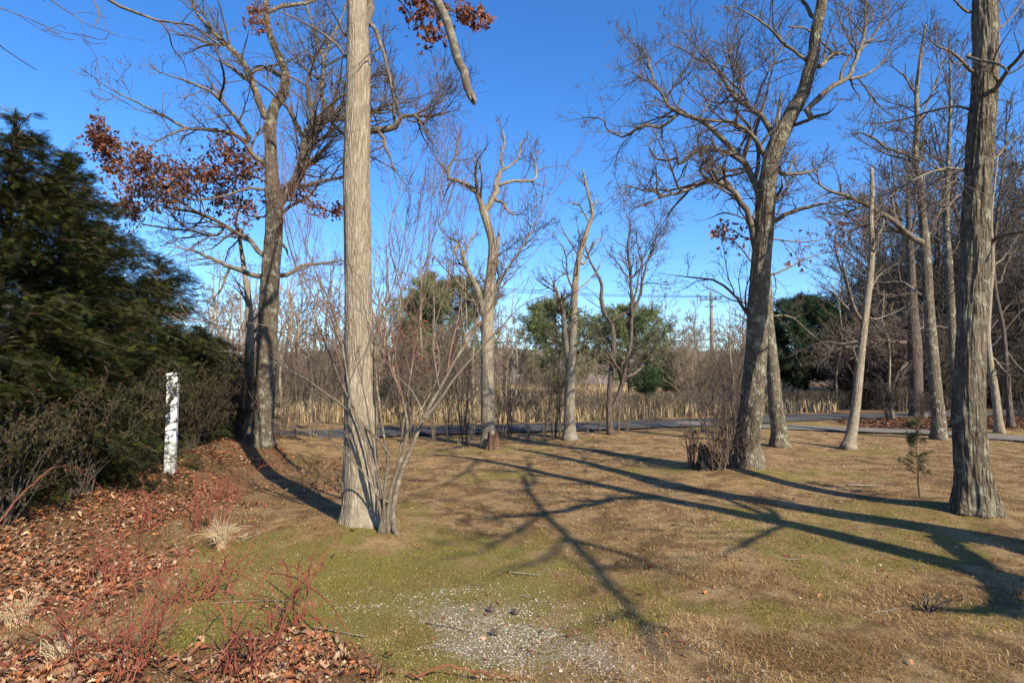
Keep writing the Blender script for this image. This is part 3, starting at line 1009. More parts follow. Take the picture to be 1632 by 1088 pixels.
# big right-hand oak
R1 = [(1186, 764, 48), (1187, 745, 46), (1192, 700, 42), (1198, 640, 38), (1203, 590, 36), (1207, 520, 35), (1212, 430, 33), (1217, 370, 32), (1222, 310, 30), (1226, 270, 27), (1234, 237, 29), (1247, 210, 28),
      (1262, 180, 26), (1279, 150, 23), (1289, 115, 22), (1297, 85, 20), (1300, 50, 19), (1307, 20, 19), (1312, -20, 17), (1320, -120, 14), (1335, -250, 8)]
traced_tree('oak_tree', 'big lichen marked oak leaning right with wide arching limbs, beside a brushy stump', 'tree', 9.5, R1, [
    (fill_w([(1236, 222), (1229, 212), (1218, 188), (1196, 172), (1172, 156), (1153, 126), (1130, 101), (1113, 80), (1095, 58), (1083, 42)], 12, 2), 1.2),
    (fill_w([(1222, 256), (1206, 226), (1190, 207), (1166, 195), (1135, 192), (1105, 187), (1078, 168), (1050, 140)], 8, 2), -1.3),
    (fill_w([(1215, 340), (1209, 305), (1198, 278), (1183, 256), (1160, 230), (1135, 207), (1110, 188), (1086, 183), (1067, 172), (1056, 150), (1041, 134), (1026, 119), (1000, 135), (975, 138)], 13, 2), 0.8),
    (fill_w([(1080, 182), (1066, 194), (1054, 204), (1030, 199), (1010, 208), (996, 218), (982, 215), (968, 206), (961, 191), (935, 188), (903, 193)], 6, 1.5), 1.4),
    (fill_w([(1184, 258), (1166, 246), (1146, 240), (1112, 238), (1097, 250), (1083, 262), (1080, 252), (1064, 256), (1042, 250), (1034, 236), (1040, 218)], 9, 3), 0.2),
    (fill_w([(1045, 138), (1037, 112), (1030, 88), (1010, 70), (990, 55)], 5, 1.2), 1.4),
    (fill_w([(1208, 400), (1199, 365), (1187, 333), (1168, 303), (1150, 291), (1120, 290), (1102, 300), (1080, 307), (1060, 312), (1030, 326), (1007, 334), (1002, 340)], 12, 3), -1.0),
    (fill_w([(1060, 312), (1046, 303), (1036, 306), (1016, 300), (1000, 297), (985, 300)], 4, 1.5), -1.4),
    (fill_w([(1145, 290), (1122, 281), (1115, 271), (1121, 256), (1106, 250)], 5, 2), -1.0),
    (fill_w([(1235, 352), (1250, 343), (1276, 333), (1312, 325), (1350, 318)], 9, 5), -0.5),
    (fill_w([(1230, 268), (1245, 277), (1262, 278), (1295, 272), (1312, 262), (1328, 250)], 9, 2), 0.4),
    (fill_w([(1256, 277), (1262, 262), (1271, 247)], 5, 3), 0.2),
    (fill_w([(1230, 318), (1243, 306), (1246, 282)], 7, 3), -0.3),
    (fill_w([(1258, 200), (1300, 186), (1322, 179), (1334, 166)], 7, 3), -0.8),
    (fill_w([(1288, 175), (1303, 158), (1328, 136), (1350, 125), (1362, 98), (1369, 84), (1378, 52), (1380, 10), (1382, -40)], 11, 4), 0.8),
    (fill_w([(1352, 125), (1377, 120), (1402, 104), (1416, 84), (1421, 55)], 6, 2), 1.2),
    (fill_w([(1370, 82), (1388, 62), (1405, 38), (1422, 5)], 6, 2), 1.3),
    (fill_w([(1302, 105), (1318, 95), (1328, 88), (1345, 86), (1360, 92)], 9, 4), 0.7),
    (fill_w([(1324, 92), (1325, 82), (1312, 70), (1304, 55)], 7, 3), 0.3),
    (fill_w([(1300, 48), (1280, 45), (1257, 43)], 4, 3), -0.4),
    (fill_w([(1300, 28), (1285, 8), (1265, -30), (1240, -70)], 8, 3), 0.6),
    (fill_w([(1196, 172), (1213, 138), (1232, 100), (1255, 60), (1270, 20)], 4, 1.5), 0.6),
    (fill_w([(1153, 126), (1160, 95), (1172, 55), (1180, 20)], 4, 1.2), 1.1),
    (fill_w([(1110, 188), (1130, 165), (1150, 130), (1100, 100)], 3, 1.2), 0.3),
    (fill_w([(1290, 110), (1250, 70), (1220, 40), (1180, 15), (1140, 10)], 6, 1.5), -1.0),
    (fill_w([(1207, 350), (1150, 340), (1130, 348), (1115, 352)], 3, 1.5), 0.4),
    (fill_w([(1206, 530), (1190, 500), (1165, 465), (1140, 448), (1100, 442), (1050, 435)], 6, 2), 1.0),
], 31, M_OAKD, LV_DENSE, tip=0.003, tlean=-2.0, flare=0.35, fl_h=0.5, sides=110, ridge=(4.6, .07), amp=0.08, leaves=[
    (fill_w([(1206, 385), (1180, 375), (1165, 365), (1150, 372)], 3, 1), -0.4, 26), (fill_w([(1220, 380), (1290, 385), (1340, 372), (1365, 362)], 3, 1), 0.5, 30), (fill_w([(1200, 420), (1170, 385), (1135, 370)], 3, 1), 0.8, 18)])

traced_tree('bare_tree', 'dark trunk leaning left directly behind the big lichen marked oak', 'tree', 13.0,
            [(1243, 713, 30), (1242, 690, 26), (1236, 640, 23), (1232, 590, 20), (1227, 540, 18), (1223, 480, 17), (1221, 420, 15), (1222, 360, 13), (1226, 300, 11), (1232, 240, 8), (1245, 150, 5)], [
                (fill_w([(1223, 440), (1260, 425), (1290, 410), (1330, 400)], 4, 1.5), 0.5),
                (fill_w([(1225, 500), (1260, 505), (1290, 530), (1330, 560)], 4, 1.5), -0.5)], 37, M_OAKD, LV_FINE, tip=0.004, flare=0.3, sides=24)
traced_tree('broken_tree', 'thin pale tree with a snapped bare top and lichen on its lower trunk', 'tree', 12.6,
            [(1351, 717, 24), (1355, 700, 20), (1362, 660, 16), (1368, 610, 15), (1374, 550, 13), (1382, 480, 12), (1388, 430, 11), (1390, 400, 10), (1388, 350, 8.5), (1390, 300, 7.5), (1389, 268, 5)], [
                (fill_w([(1390, 406), (1398, 382), (1409, 353)], 7, 5), 0.2),
                (fill_w([(1378, 512), (1362, 492), (1355, 468), (1348, 440), (1340, 410)], 7, 2), -0.5),
                (fill_w([(1362, 500), (1345, 485), (1325, 465), (1300, 455)], 5, 1.5), 0.6),
                (fill_w([(1371, 582), (1362, 565), (1358, 552)], 5, 3), -0.2),
                (fill_w([(1368, 545), (1340, 548), (1318, 545), (1290, 552), (1260, 565)], 5, 1.5), 0.8),
                (fill_w([(1384, 470), (1400, 440), (1430, 420)], 4, 1.2), 0.5),
                (fill_w([(1384, 505), (1420, 500), (1450, 485)], 3, 1.2), 0.7)], 41, M_OAK, LV_FINE, tip=0.004, flare=0.35, sides=22)
traced_tree('bare_tree', 'grey trunk with a thick limb arching left, beyond the nearest right trunk', 'tree', 14.2,
            [(1497, 702, 27), (1496, 670, 24), (1491, 620, 22), (1485, 550, 20), (1480, 480, 18), (1477, 420, 17), (1474, 380, 16), (1470, 340, 13), (1466, 290, 12), (1459, 250, 11), (1462, 200, 10), (1461, 150, 8), (1466, 100, 6), (1475, 40, 4)], [
                (fill_w([(1475, 392), (1450, 375), (1422, 352), (1396, 335), (1372, 321), (1345, 311), (1312, 299), (1304, 290), (1303, 272)], 12, 5), -0.8),
                (fill_w([(1460, 257), (1440, 244), (1416, 238), (1392, 220), (1362, 212), (1340, 220)], 7, 2), 0.6),
                (fill_w([(1476, 386), (1490, 350), (1505, 315), (1520, 260)], 7, 2), 0.6),
                (fill_w([(1462, 160), (1440, 120), (1410, 100)], 5, 1.5), 0.8),
                (fill_w([(1462, 170), (1490, 150), (1510, 140)], 5, 1.5), -0.5),
                (fill_w([(1470, 470), (1440, 450), (1400, 450), (1370, 440)], 5, 1.5), 1.0),
                (fill_w([(1463, 200), (1480, 160), (1500, 100), (1490, 40)], 5, 1.5), 0.8)], 43, M_OAKD, LV_FINE, tip=0.004, flare=0.3, sides=26)
R5 = [(1554, 822, 62), (1554, 800, 62), (1552, 770, 60), (1547, 720, 57), (1544, 650, 54), (1547, 560, 52), (1551, 480, 51), (1554, 420, 50), (1556, 350, 49), (1560, 280, 48), (1564, 200, 48), (1570, 120, 47), (1571, 60, 45),
      (1569, 0, 42), (1568, -120, 37), (1572, -300, 28), (1580, -450, 16)]
traced_tree('oak_tree', 'thick ridged oak trunk nearest on the far right of the lawn', 'tree', 6.55, R5, [
    (fill_w([(1560, 180), (1583, 150), (1605, 114), (1625, 90), (1650, 62), (1690, 10)], 11, 4), -1.2),
    (fill_w([(1545, 88), (1570, 98), (1592, 102), (1606, 114)], 7, 5), -1.0),
    (fill_w([(1562, 120), (1545, 112), (1528, 92), (1510, 80), (1492, 72), (1470, 50)], 8, 2), -0.7),
    (fill_w([(1556, 176), (1524, 170), (1490, 176), (1440, 190), (1385, 197), (1350, 190)], 6, 1.5), 0.9),
    (fill_w([(1548, 264), (1510, 268), (1475, 278), (1440, 297), (1418, 314), (1396, 336)], 6, 1.5), -0.8),
    (fill_w([(1548, 265), (1500, 285), (1470, 302)], 5, 1.5), 0.7),
    (fill_w([(1570, 396), (1590, 378), (1612, 372), (1640, 368)], 9, 6), -0.5),
    (fill_w([(1582, 252), (1605, 232), (1640, 205)], 5, 2), 0.5),
    (fill_w([(1575, 60), (1600, 40), (1640, -10)], 6, 2), 0.9),
    (fill_w([(1556, 20), (1520, 0), (1480, -30)], 6, 2), -0.7),
    (fill_w([(1580, -100), (1640, -180), (1700, -230)], 14, 5), -.8),
    (fill_w([(1560, -100), (1480, -200), (1420, -260)], 14, 5), 1.0),
    (fill_w([(1545, 310), (1510, 330), (1480, 360)], 4, 1.2), -0.4),
], 47, M_OAKR, LV_FINE, tip=0.0026, flare=0.55, fl_h=0.6, sides=130, ridge=(4.6, .11), amp=0.10)

# right-hand wood: nearer trees traced
traced_tree('cedar_tree', 'rough reddish brown old tree with level dead limbs in the right hand wood', 'tree', 22.0,
            [(1463, 668, 26), (1461, 640, 22), (1460, 600, 22), (1458, 550, 24), (1455, 500, 18), (1452, 430, 14), (1449, 360, 11), (1447, 300, 7), (1450, 240, 4)], [
                (fill_w([(1456, 552), (1425, 546), (1385, 549), (1345, 554), (1310, 560)], 10, 3), -1.0),
                (fill_w([(1456, 525), (1420, 521), (1380, 524), (1345, 532)], 8, 2), 1.0),
                (fill_w([(1455, 480), (1420, 470), (1390, 470), (1350, 480)], 7, 2), 1.5),
                (fill_w([(1458, 570), (1435, 590), (1425, 615)], 6, 2), -1.0),
                (fill_w([(1458, 530), (1490, 520), (1530, 530)], 7, 2), 1.0)], 53, M_BROWN, LV_FINE, tip=0.007, limb_mat=M_BROWN, twig_mat_=M_TWIG, sides=20)
traced_tree('bare_tree', 'straight dark trunk seen just left of the nearest right trunk', 'tree', 17.5,
            [(1524, 680, 18), (1522, 600, 16), (1516, 500, 15), (1512, 420, 13), (1508, 350, 11), (1512, 250, 8), (1515, 150, 5), (1512, 60, 3)], [
                (fill_w([(1510, 350), (1490, 320), (1470, 300)], 5, 2), 1), (fill_w([(1512, 420), (1530, 380), (1540, 330)], 5, 2), -0.6)], 59, M_OAKD, LV_FINE, tip=0.006, sides=18)
traced_tree('bare_tree', 'short thick grey trunk just right of the nearest right trunk', 'tree', 16.0,
            [(1594, 695, 17), (1590, 660, 15), (1585, 620, 14), (1578, 580, 13), (1574, 540, 11), (1577, 480, 9), (1582, 420, 7), (1580, 350, 5), (1590, 250, 3)], [
                (fill_w([(1580, 570), (1600, 590), (1618, 610)], 5, 2), -0.8), (fill_w([(1579, 440), (1600, 410), (1632, 360)], 5, 2), 0.8)], 61, M_OAK, LV_FINE, tip=0.006, sides=18)
traced_tree('bare_tree', 'thin dark trunk at the right edge of the picture', 'tree', 17.5,
            [(1612, 692, 13), (1608, 640, 11), (1604, 580, 9), (1598, 520, 8), (1586, 460, 8), (1583, 410, 7), (1590, 340, 6), (1600, 260, 4), (1606, 160, 3)], [
                (fill_w([(1588, 450), (1605, 415), (1622, 390), (1632, 360)], 6, 3), -0.6), (fill_w([(1602, 560), (1630, 590), (1650, 600)], 4, 2), -0.6)], 67, M_BROWN, LV_FINE, tip=0.006, sides=16)

# oaks beside and behind the viewer: they stand outside the frame, their limbs hang in and their shadows cross the lawn
_c = 1 / math.tan(SUN_EL)


def above(gx, gy, h):
    """the point at height h whose shadow falls on (gx, gy)"""
    return np.array([gx + SUN_AZ[0] * _c * h, gy + SUN_AZ[1] * _c * h, h])


def lift(pts, h0, h1):
    n = len(pts)
    return np.array([above(*gat(x, y), h0 + (h1 - h0) * i / (n - 1)) for i, (x, y) in enumerate(pts)])


def shade_tree(name, label, gpts, h_of, r0, r1, limbs, seed):
    P = [above(*gat(x, y), h) for (x, y), h in zip(gpts, h_of)]
    P = np.array(P)
    R = np.linspace(r0, r1, len(P))
    d = P[1] - P[0]
    base = P[0] - d / d[2] * P[0][2]
    P = np.vstack([[base[0], base[1], 0], P])
    R = np.r_[r0 * 1.1, R]
    return traced_tree(name, label, 'tree', 0, None, limbs, seed, M_OAKD, [dict(per_m=2.2, lf=(.25, .55), P=8, lmax=2.4, tr=(.15, 1), rr=(.6, .85)), dict(per_m=3.4, lf=(.3, .6), P=6, lmax=1.2, rr=(.6, .9)), dict(per_m=4, lf=(.35, .6), P=4, lmax=.6)],
                       tip=0.006, free_trunk=(P, R), sides=16, trunk_lv=dict(per_m=2.4, tr=(.42, .97), lf=(.12, .3), rr=(.35, .6)))


# heights chosen so that each trunk is nearly upright
def upright(gpts, base_xy):
    hs = []
    for x, y in gpts:
        gx, gy = gat(x, y)
        hs.append(math.hypot(gx - base_xy[0], gy - base_xy[1]) / _c)
    return hs


def walk_base(gx, gy, d):
    return gx + SUN_AZ[0] * d, gy + SUN_AZ[1] * d


gA = [(1632, 931), (1450, 885), (1250, 835), (1060, 795), (880, 755), (760, 734), (690, 725)]
bA = walk_base(*gat(*gA[0]), 4.2)
shade_tree('shade_oak', 'oak beside the viewer whose long thin shadow crosses the whole lawn', gA, upright(gA, bA), 0.19, 0.06, [
    (lift([(835, 757), (842, 780), (868, 812), (910, 855), (955, 905), (1005, 975), (1040, 1045)], 6.9, 7.6), np.array([.032, .038, .04, .042, .04, .034, .022])),
    (lift([(1062, 795), (1000, 793), (930, 805), (870, 816), (790, 822), (720, 830)], 5.4, 6.4), np.linspace(.08, .02, 6)),
    (lift([(870, 815), (820, 846), (760, 878), (700, 888)], 7.0, 7.6), np.linspace(.03, .012, 4)),
    (lift([(955, 905), (1000, 902), (1060, 908), (1130, 935)], 7.2, 8.0), np.linspace(.03, .012, 4)),
    (lift([(905, 855), (865, 890), (810, 905), (760, 930)], 7.1, 7.9), np.linspace(.028, .012, 4)),
    (lift([(1005, 975), (970, 985), (930, 1005)], 7.4, 7.8), np.linspace(.03, .012, 3)),
    (lift([(1020, 1000), (1050, 1000), (1075, 1020)], 7.5, 7.8), np.linspace(.03, .012, 3)),
    (lift([(760, 735), (735, 755), (700, 775), (640, 790)], 9.0, 9.6), np.linspace(.035, .012, 4)),
    (lift([(840, 745), (850, 770), (800, 790), (740, 800)], 8.0, 8.6), np.linspace(.03, .012, 4)),
    (lift([(1250, 835), (1180, 870), (1120, 900)], 4.4, 5.0), np.linspace(.03, .012, 3)),
    (lift([(905, 855), (960, 870), (1020, 890), (1090, 915)], 7.4, 7.8), np.linspace(.05, .02, 4)),
], 71)
gB = [(1632, 868), (1500, 846), (1350, 822), (1200, 797), (1088, 779), (990, 751), (892, 730), (825, 717)]
bB = walk_base(*gat(*gB[0]), 3.2)
shade_tree('shade_oak', 'oak outside the right edge whose broad shadow passes in front of the big oak', gB, upright(gB, bB), 0.27, 0.09, [
    (lift([(1480, 843), (1540, 890), (1585, 935), (1600, 975)], 3.4, 3.8), np.linspace(.10, .07, 4)),
    (lift([(1590, 860), (1632, 880), (1680, 890)], 2.6, 3.0), np.linspace(.08, .04, 3)),
    (lift([(1600, 965), (1550, 975), (1490, 972)], 3.8, 4.2), np.linspace(.05, .03, 3)),
], 73)
# overhanging oak at the upper left
OV = [np.array([-8.2, 2.2, 0]), np.array([-8.1, 2.3, 2.5]), np.array([-7.9, 2.6, 5.0]), np.array([-7.8, 2.7, 7.5]), np.array([-7.6, 2.8, 9.5])]


def ov_limb(start, pts, w0, w1, D):
    q, r = px_limb(fill_w(pts, w0, w1), D, D + 0.8)
    return np.vstack([start[None], q]), np.r_[r[0] * 1.6, r]


traced_tree('overhanging_oak', 'oak outside the left edge whose thin dark branches hang into the upper left sky', 'tree', 0, None, [
    ov_limb(OV[3] - np.array([0, 0, .8]), [(60, -60), (175, 0), (215, 25), (250, 33), (290, 33), (330, 58), (370, 85), (405, 112), (450, 140)], 9, 2, 5.0),
    ov_limb(OV[2], [(-60, -5), (0, 12), (30, 22), (60, 38), (90, 52), (115, 75), (130, 80)], 5, 1.2, 4.4),
    ov_limb(OV[2] + np.array([0, 0, 1.]), [(20, -40), (80, 0), (110, 20), (140, 40), (170, 52), (210, 62), (240, 67)], 5, 1.2, 4.7),
    ov_limb(OV[2] - np.array([0, 0, .6]), [(-40, 40), (0, 72), (15, 85), (40, 100), (58, 112)], 6, 3.5, 4.2),
    ov_limb(at(255, 33, 5.4), [(262, 42), (268, 52), (275, 76), (290, 95), (300, 126)], 3, 1.5, 5.4),
    ov_limb(OV[3], [(-100, -200), (40, -160), (160, -120), (300, -100)], 12, 3, 5.5),
], 79, M_OAKD, [dict(per_m=2.4, lf=(.10, .28), P=6, lmax=.7, tr=(.4, 1)), dict(per_m=4, lf=(.3, .6), P=5, lmax=.3), dict(per_m=4, lf=(.3, .6), P=4, lmax=.12)], tip=0.0028, limb_mat=M_LIMB, twig_mat_=M_TWIG,
    free_trunk=(np.array(OV), np.array([.24, .21, .18, .13, .05])), sides=16)


# ------------------------------------------------------------------ background bare trees and shrubs (prototypes, then copies)
def proto_tree(name, label, group, H, r, seed, dense=1.0, tip=0.012, mat=None, tw=None, spread=1.0, low=0.25):
    rng = np.random.default_rng(seed)
    n = 9
    z = np.linspace(0, H, n)
    xy = np.cumsum(rng.normal(size=(n, 2)) * 0.035 * H / 2, 0)
    xy -= xy[0]
    tp = np.c_[xy, z]
    tr = r * (1 - 0.9 * (z / H) ** 0.9) + tip
    root = empty(name, (0, 0, 0), label, 'tree', group)
    p, q = resample(tp, tr, 26)
    MB().tubes(p, q, 9, disp=trunk_disp(.12, seed, .4, 0, .6)).build('trunk', mat or M_OAK, root)
    cm = MB()
    a, b_ = spawn(rng, p[None], q[None], per_m=2.6 * dense, tr=(low, .98), ang=(35, 70), lf=(.18 * spread, .42 * spread), P=10, tip=tip, wob=.12, up=.08, rr=(.3, .55))
    tubes_by_size(cm, a, b_)
    for x, y in grow(rng, a, b_, [dict(per_m=2.4 * dense, lf=(.25, .5), P=7), dict(per_m=3.4 * dense, lf=(.3, .6), P=5)], tip, .14, .08):
        tubes_by_size(cm, x, y)
    cm.build('crown', tw or M_GREYT, root)
    return root


def proto_shrub(name, label, group, H, W, seed, ns=16, tip=0.006, mat=None, leaf=0, wob=.09, rs=1.0):
    rng = np.random.default_rng(seed)
    root = empty(name, (0, 0, 0), label, 'shrub', group)
    a0 = rng.uniform(0, 6.28, ns)
    d = np.c_[np.cos(a0) * W, np.sin(a0) * W, np.ones(ns) * H] * rng.uniform(.55, 1.05, (ns, 1))
    d[:, :2] *= rng.uniform(.1, 1, (ns, 1))
    P = 9
    s = np.linspace(0, 1, P)[None, :, None]
    b0_ = np.c_[np.cos(a0), np.sin(a0), a0 * 0] * rng.uniform(0, .18, (ns, 1)) * W
    pts = b0_[:, None] + d[:, None] * np.concatenate([s ** 1.3, s ** 1.3, s], 2)
    pts[:, 1:] += np.cumsum(rng.normal(size=(ns, P - 1, 3)) * wob * H / P, 1)
    r = rs * rng.uniform(.008, .02, ns)[:, None] * (1 - s[:, :, 0] * .8) + tip * .5
    mb = MB().tubes(pts, r, 5)
    mb.build('stems', mat or M_GREYT, root)
    cm = MB()
    for x, y in grow(rng, pts, r, [dict(per_m=4.5, tr=(.25, 1), lf=(.25, .5), P=6), dict(per_m=6, lf=(.3, .6), P=5)], tip, .1, .08):
        tubes_by_size(cm, x, y)
        lastP = x
    cm.build('twigs', mat or M_GREYT, root)
    if leaf:
        hang_leaves(rng, lastP, None, leaf, (.10, .16)).build('dead_leaves', M_LEAF, root)
    return root


brg = np.random.default_rng(101)
G_FAR = 'bare trees in the far grey treeline beyond the field'
FARL = 'bare grey tree in the distant treeline beyond the tan field'
far_p = [proto_tree('far_tree', FARL, G_FAR, 7.5 + k, 0.13, 200 + k, 0.9, 0.015, M_OAK, M_TAN, 1.3, .15) for k in range(4)]
n = 0
for i in range(100):
    D = brg.uniform(55, 95)
    px = brg.uniform(330, 1250)
    x = (px - CX) / F_PX * D
    s = brg.uniform(.75, 1.2) * (0.9 if px > 800 else 1.2)
    if i < 4:
        o = far_p[i]
        o.location = (x, D, -.05)
        o.scale = (s, s, s)
    else:
        copy_tree(far_p[i % 4], (x, D, -.05), brg.uniform(0, 6.28), s)

G_WOOD = 'bare trees standing close together in the right hand wood'
WOODL = 'dark bare tree deep in the crowded wood on the right'
wood_p = [proto_tree('wood_tree', WOODL, G_WOOD, 12 + k * 1.3, 0.17, 220 + k, 1.1, 0.009, M_DARK if k % 2 else M_BROWN, M_DTWIG, 1.0, .08) for k in range(5)]
i = 0
while i < 62:
    D = brg.uniform(22, 60)
    px = brg.uniform(1330, 1900) if i % 3 else brg.uniform(1420, 1700)
    if D < 30 and px < 1420:
        continue
    x = (px - CX) / F_PX * D
    if paved(np.array([x]), np.array([D]))[0] < 1.0:
        continue
    s = brg.uniform(.7, 1.15)
    if i < 5:
        o = wood_p[i]
        o.location = (x, D, -.05)
        o.scale = (s, s, s)
    else:
        copy_tree(wood_p[i % 5], (x, D, -.05), brg.uniform(0, 6.28), s)
    i += 1

G_UND = 'bare undergrowth shrubs in the right hand wood'
UNDL = 'dark reddish bare undergrowth shrub among the trunks of the right hand wood'
und_p = [proto_shrub('undergrowth_shrub', UNDL, G_UND, 2.8, 1.3, 240 + k, 26, .008, M_DTWIG) for k in range(3)]
i = 0
while i < 84:
    D = brg.uniform(19, 42)
    px = brg.uniform(1330, 1750)
    x = (px - CX) / F_PX * D
    if paved(np.array([x]), np.array([D]))[0] < .7:
        continue
    s = brg.uniform(.6, 1.3) * (0.4 if D < 24 else 1.25)
    if i < 3:
        o = und_p[i]
        o.location = (x, D, 0)
        o.scale = (s, s, s)
    else:
        copy_tree(und_p[i % 3], (x, D, 0), brg.uniform(0, 6.28), s)
    i += 1

G_RD = 'bare shrubs along the lawn edge by the road'
RDL = 'bare thin stemmed shrub at the lawn edge before the road'
rd_p = [proto_shrub('roadside_shrub', RDL, G_RD, 2.7, .7, 260 + k, 7, .003, (M_GREYT, M_TWIG, M_LIMB)[k]) for k in range(3)]
rs = [(440, 705, .8), (470, 708, .7), (500, 703, .9), (525, 706, .7), (655, 705, .8), (690, 702, .7), (715, 703, .8), (738, 706, .95), (752, 700, .9), (800, 700, .95), (812, 698, .8), (842, 696, .55), (868, 697, .7), (884, 697, .9),
      (893, 695, .9), (935, 692, .5), (955, 690, .45), (1000, 690, .4), (1030, 688, .35), (740, 690, .7), (600, 702, .7), (1150, 690, .8), (1165, 688, .7), (1120, 690, .7), (450, 690, 1.0), (640, 690, .9)]
for i, (x, y, s) in enumerate(rs):
    gx, gy = gat(x, y)
    if i < 3:
        o = rd_p[i]
        o.location = (gx, gy, 0)
        o.scale = (s, s, s)
    else:
        copy_tree(rd_p[i % 3], (gx, gy, 0), brg.uniform(0, 6.28), (s * .9, s * .9, s))

G_TH = 'bare thicket shrubs beyond the road'
THL = 'tan grey bare thicket shrub on the field side of the road'
th_p = [proto_shrub('thicket_shrub', THL, G_TH, 2.9, 1.6, 280 + k, 13, .006, (M_TAN, M_TAN, M_GREYT)[k]) for k in range(3)]
th = [(px, brg.uniform(21, 36)) for px in np.linspace(330, 800, 20)] + [(px, brg.uniform(19, 25)) for px in np.linspace(400, 720, 16)] + [(px, brg.uniform(26, 34)) for px in np.linspace(1090, 1200, 12)] + [(1085, 40), (1070, 42), (1100, 44), (860, 32), (930, 30), (840, 31)]
for i, (px, D) in enumerate(th):
    D = max(D, 20 + (px - 400) / 200)
    x = (px - CX) / F_PX * D
    s = brg.uniform(.65, 1.15)
    if px > 1060:
        s *= 1.15
    if i < 3:
        o = th_p[i]
        o.location = (x, D, -.02)
        o.scale = (s, s, s)
    else:
        copy_tree(th_p[i % 3], (x, D, -.02), brg.uniform(0, 6.28), s)

# young oak keeping rust coloured leaves, and twiggy trees behind the lawn
for k, (px, D, H, lf, lab) in enumerate([(655, 19.5, 3.4, 330, 'young oak still holding rust brown leaves behind the front oak'), (505, 20.5, 4.2, 60, 'small bare tree with few brown leaves between the crooked oak and the front oak')]):
    o = proto_shrub('young_oak', lab, None, H, 1.3, 300 + k, 9, .006, M_TWIG, lf)
    o['category'] = 'young tree'
    o.location = ((px - CX) / F_PX * D, D, 0)
mid_p = [proto_tree('slim_tree', 'slim grey bare tree behind the lawn edge shrubs', 'slim bare trees beyond the lawn edge', 6.4, .07, 320 + k, 1.1, .005, M_OAK, (M_GREYT, M_RED)[k % 2], .9, .25) for k in range(2)]
for i, (px, D, s) in enumerate([(470, 24, 1.0), (540, 27, 1.15), (620, 26, 1.2), (690, 25, .9), (820, 30, 1.0), (360, 25, 1.1), (410, 29, 1.2), (1330, 27, .9), (1420, 21, .75), (385, 21, .9), (440, 32, 1.3), (490, 20.5, .8), (515, 30, 1.25), (570, 22, .95), (605, 31, 1.4), (645, 21, .85), (665, 33, 1.3), (730, 29, 1.1), (755, 22, .75), (800, 24, .7), (1160, 27, .8), (1185, 33, 1.0), (330, 20, .9), (365, 23, 1.0), (455, 21, .85), (478, 23, 1.0), (532, 21, .9), (625, 22, .8), (600, 19.5, .7), (700, 21.5, .75)]):
    loc = ((px - CX) / F_PX * D, D, 0)
    if i < 2:
        mid_p[i].location = loc
        mid_p[i].scale = (s, s, s)
    else:
        copy_tree(mid_p[i % 2], loc, brg.uniform(0, 6.28), s)


# ------------------------------------------------------------------ pines
def tuft_template(rng, n=9):
    v, t = [], []
    for k in range(n):
        d = norm(rng.normal(size=3) * .75 + np.array([.9, 0, .15]))
        sd = norm(np.cross(d, rng.normal(size=3))) * 0.045
        b = len(v)
        v += [sd * 1, -sd * 1, d * rng.uniform(.7, 1.1)]
        t.append([b, b + 1, b + 2])
    return np.array(v), np.array(t)


def pine(label, px, D, top_y, width_px, seed, pal, low=0.12, nbr=150, tuft=0.34, fill=40, name='pine_tree'):
    rng = np.random.default_rng(seed)
    x = (px - CX) / F_PX * D
    H = EYE + (598 - top_y) / F_PX * D
    W = width_px / F_PX * D / 2
    base = np.array([x, D, -0.03])
    root = empty(name, base, label, 'pine' if name == 'pine_tree' else 'cedar')
    zt = np.linspace(0, H * .97, 9)
    tp = np.c_[np.cumsum(rng.normal(size=(9, 2)) * .03, 0), zt]
    p, r = resample(tp, np.linspace(.16, .02, 9), 20)
    MB().tubes(p + base, r, 9).build('trunk', M_BROWN, root)
    u = rng.uniform(low, 1, nbr) ** .9
    z = u * H
    prof = np.sin(np.clip((u - low) / (1 - low), 0, 1) ** .75 * math.pi) ** .6 * .95 + .1
    prof = np.where(u > .93, prof * .8, prof)
    a = rng.uniform(0, 6.283, nbr)
    ln = W * prof * rng.uniform(.65, 1.12, nbr)
    P = 8
    s = np.linspace(0, 1, P)[None, :, None]
    dirs = np.c_[np.cos(a), np.sin(a), a * 0]
    pts = np.zeros((nbr, P, 3))
    pts[:, :, :2] = np.interp(z, tp[:, 2], tp[:, 0])[:, None, None] * np.array([1, 0]) + np.interp(z, tp[:, 2], tp[:, 1])[:, None, None] * np.array([0, 1])
    pts += dirs[:, None] * ln[:, None, None] * s
    pts[:, :, 2] = z[:, None] + ln[:, None] * (s[:, :, 0] ** 1.6 * .45 - .06)
    pts[:, 1:] += np.cumsum(rng.normal(size=(nbr, P - 1, 3)) * .035, 1)
    cm = MB().tubes(pts + base, np.linspace(.024, .006, P)[None] * np.ones((nbr, 1)), 4)
    cm.build('branches', M_BROWN, root)
    fm = MB()
    for t in range(4):
        V, T = tuft_template(rng)
        m = nbr * fill // 4
        i = rng.integers(0, nbr, m)
        f = rng.uniform(.3, 1, m) ** .7 * (P - 1)
        k = np.minimum(f.astype(int), P - 2)
        w = (f - k)[:, None]
        pos = pts[i, k] * (1 - w) + pts[i, k + 1] * w + rng.normal(size=(m, 3)) * .14 + base
        fw = norm(dirs[i] + rng.normal(size=(m, 3)) * .6 + np.array([0, 0, .35]))
        put(fm, V, None, pos, fw, rng.normal(size=(m, 3)), rng.uniform(.7, 1.25, m) * tuft, leaf_cols(rng, m, pal, .22), tris=T)
    fm.build('needles', M_FOL, root, smooth=False)
    return root


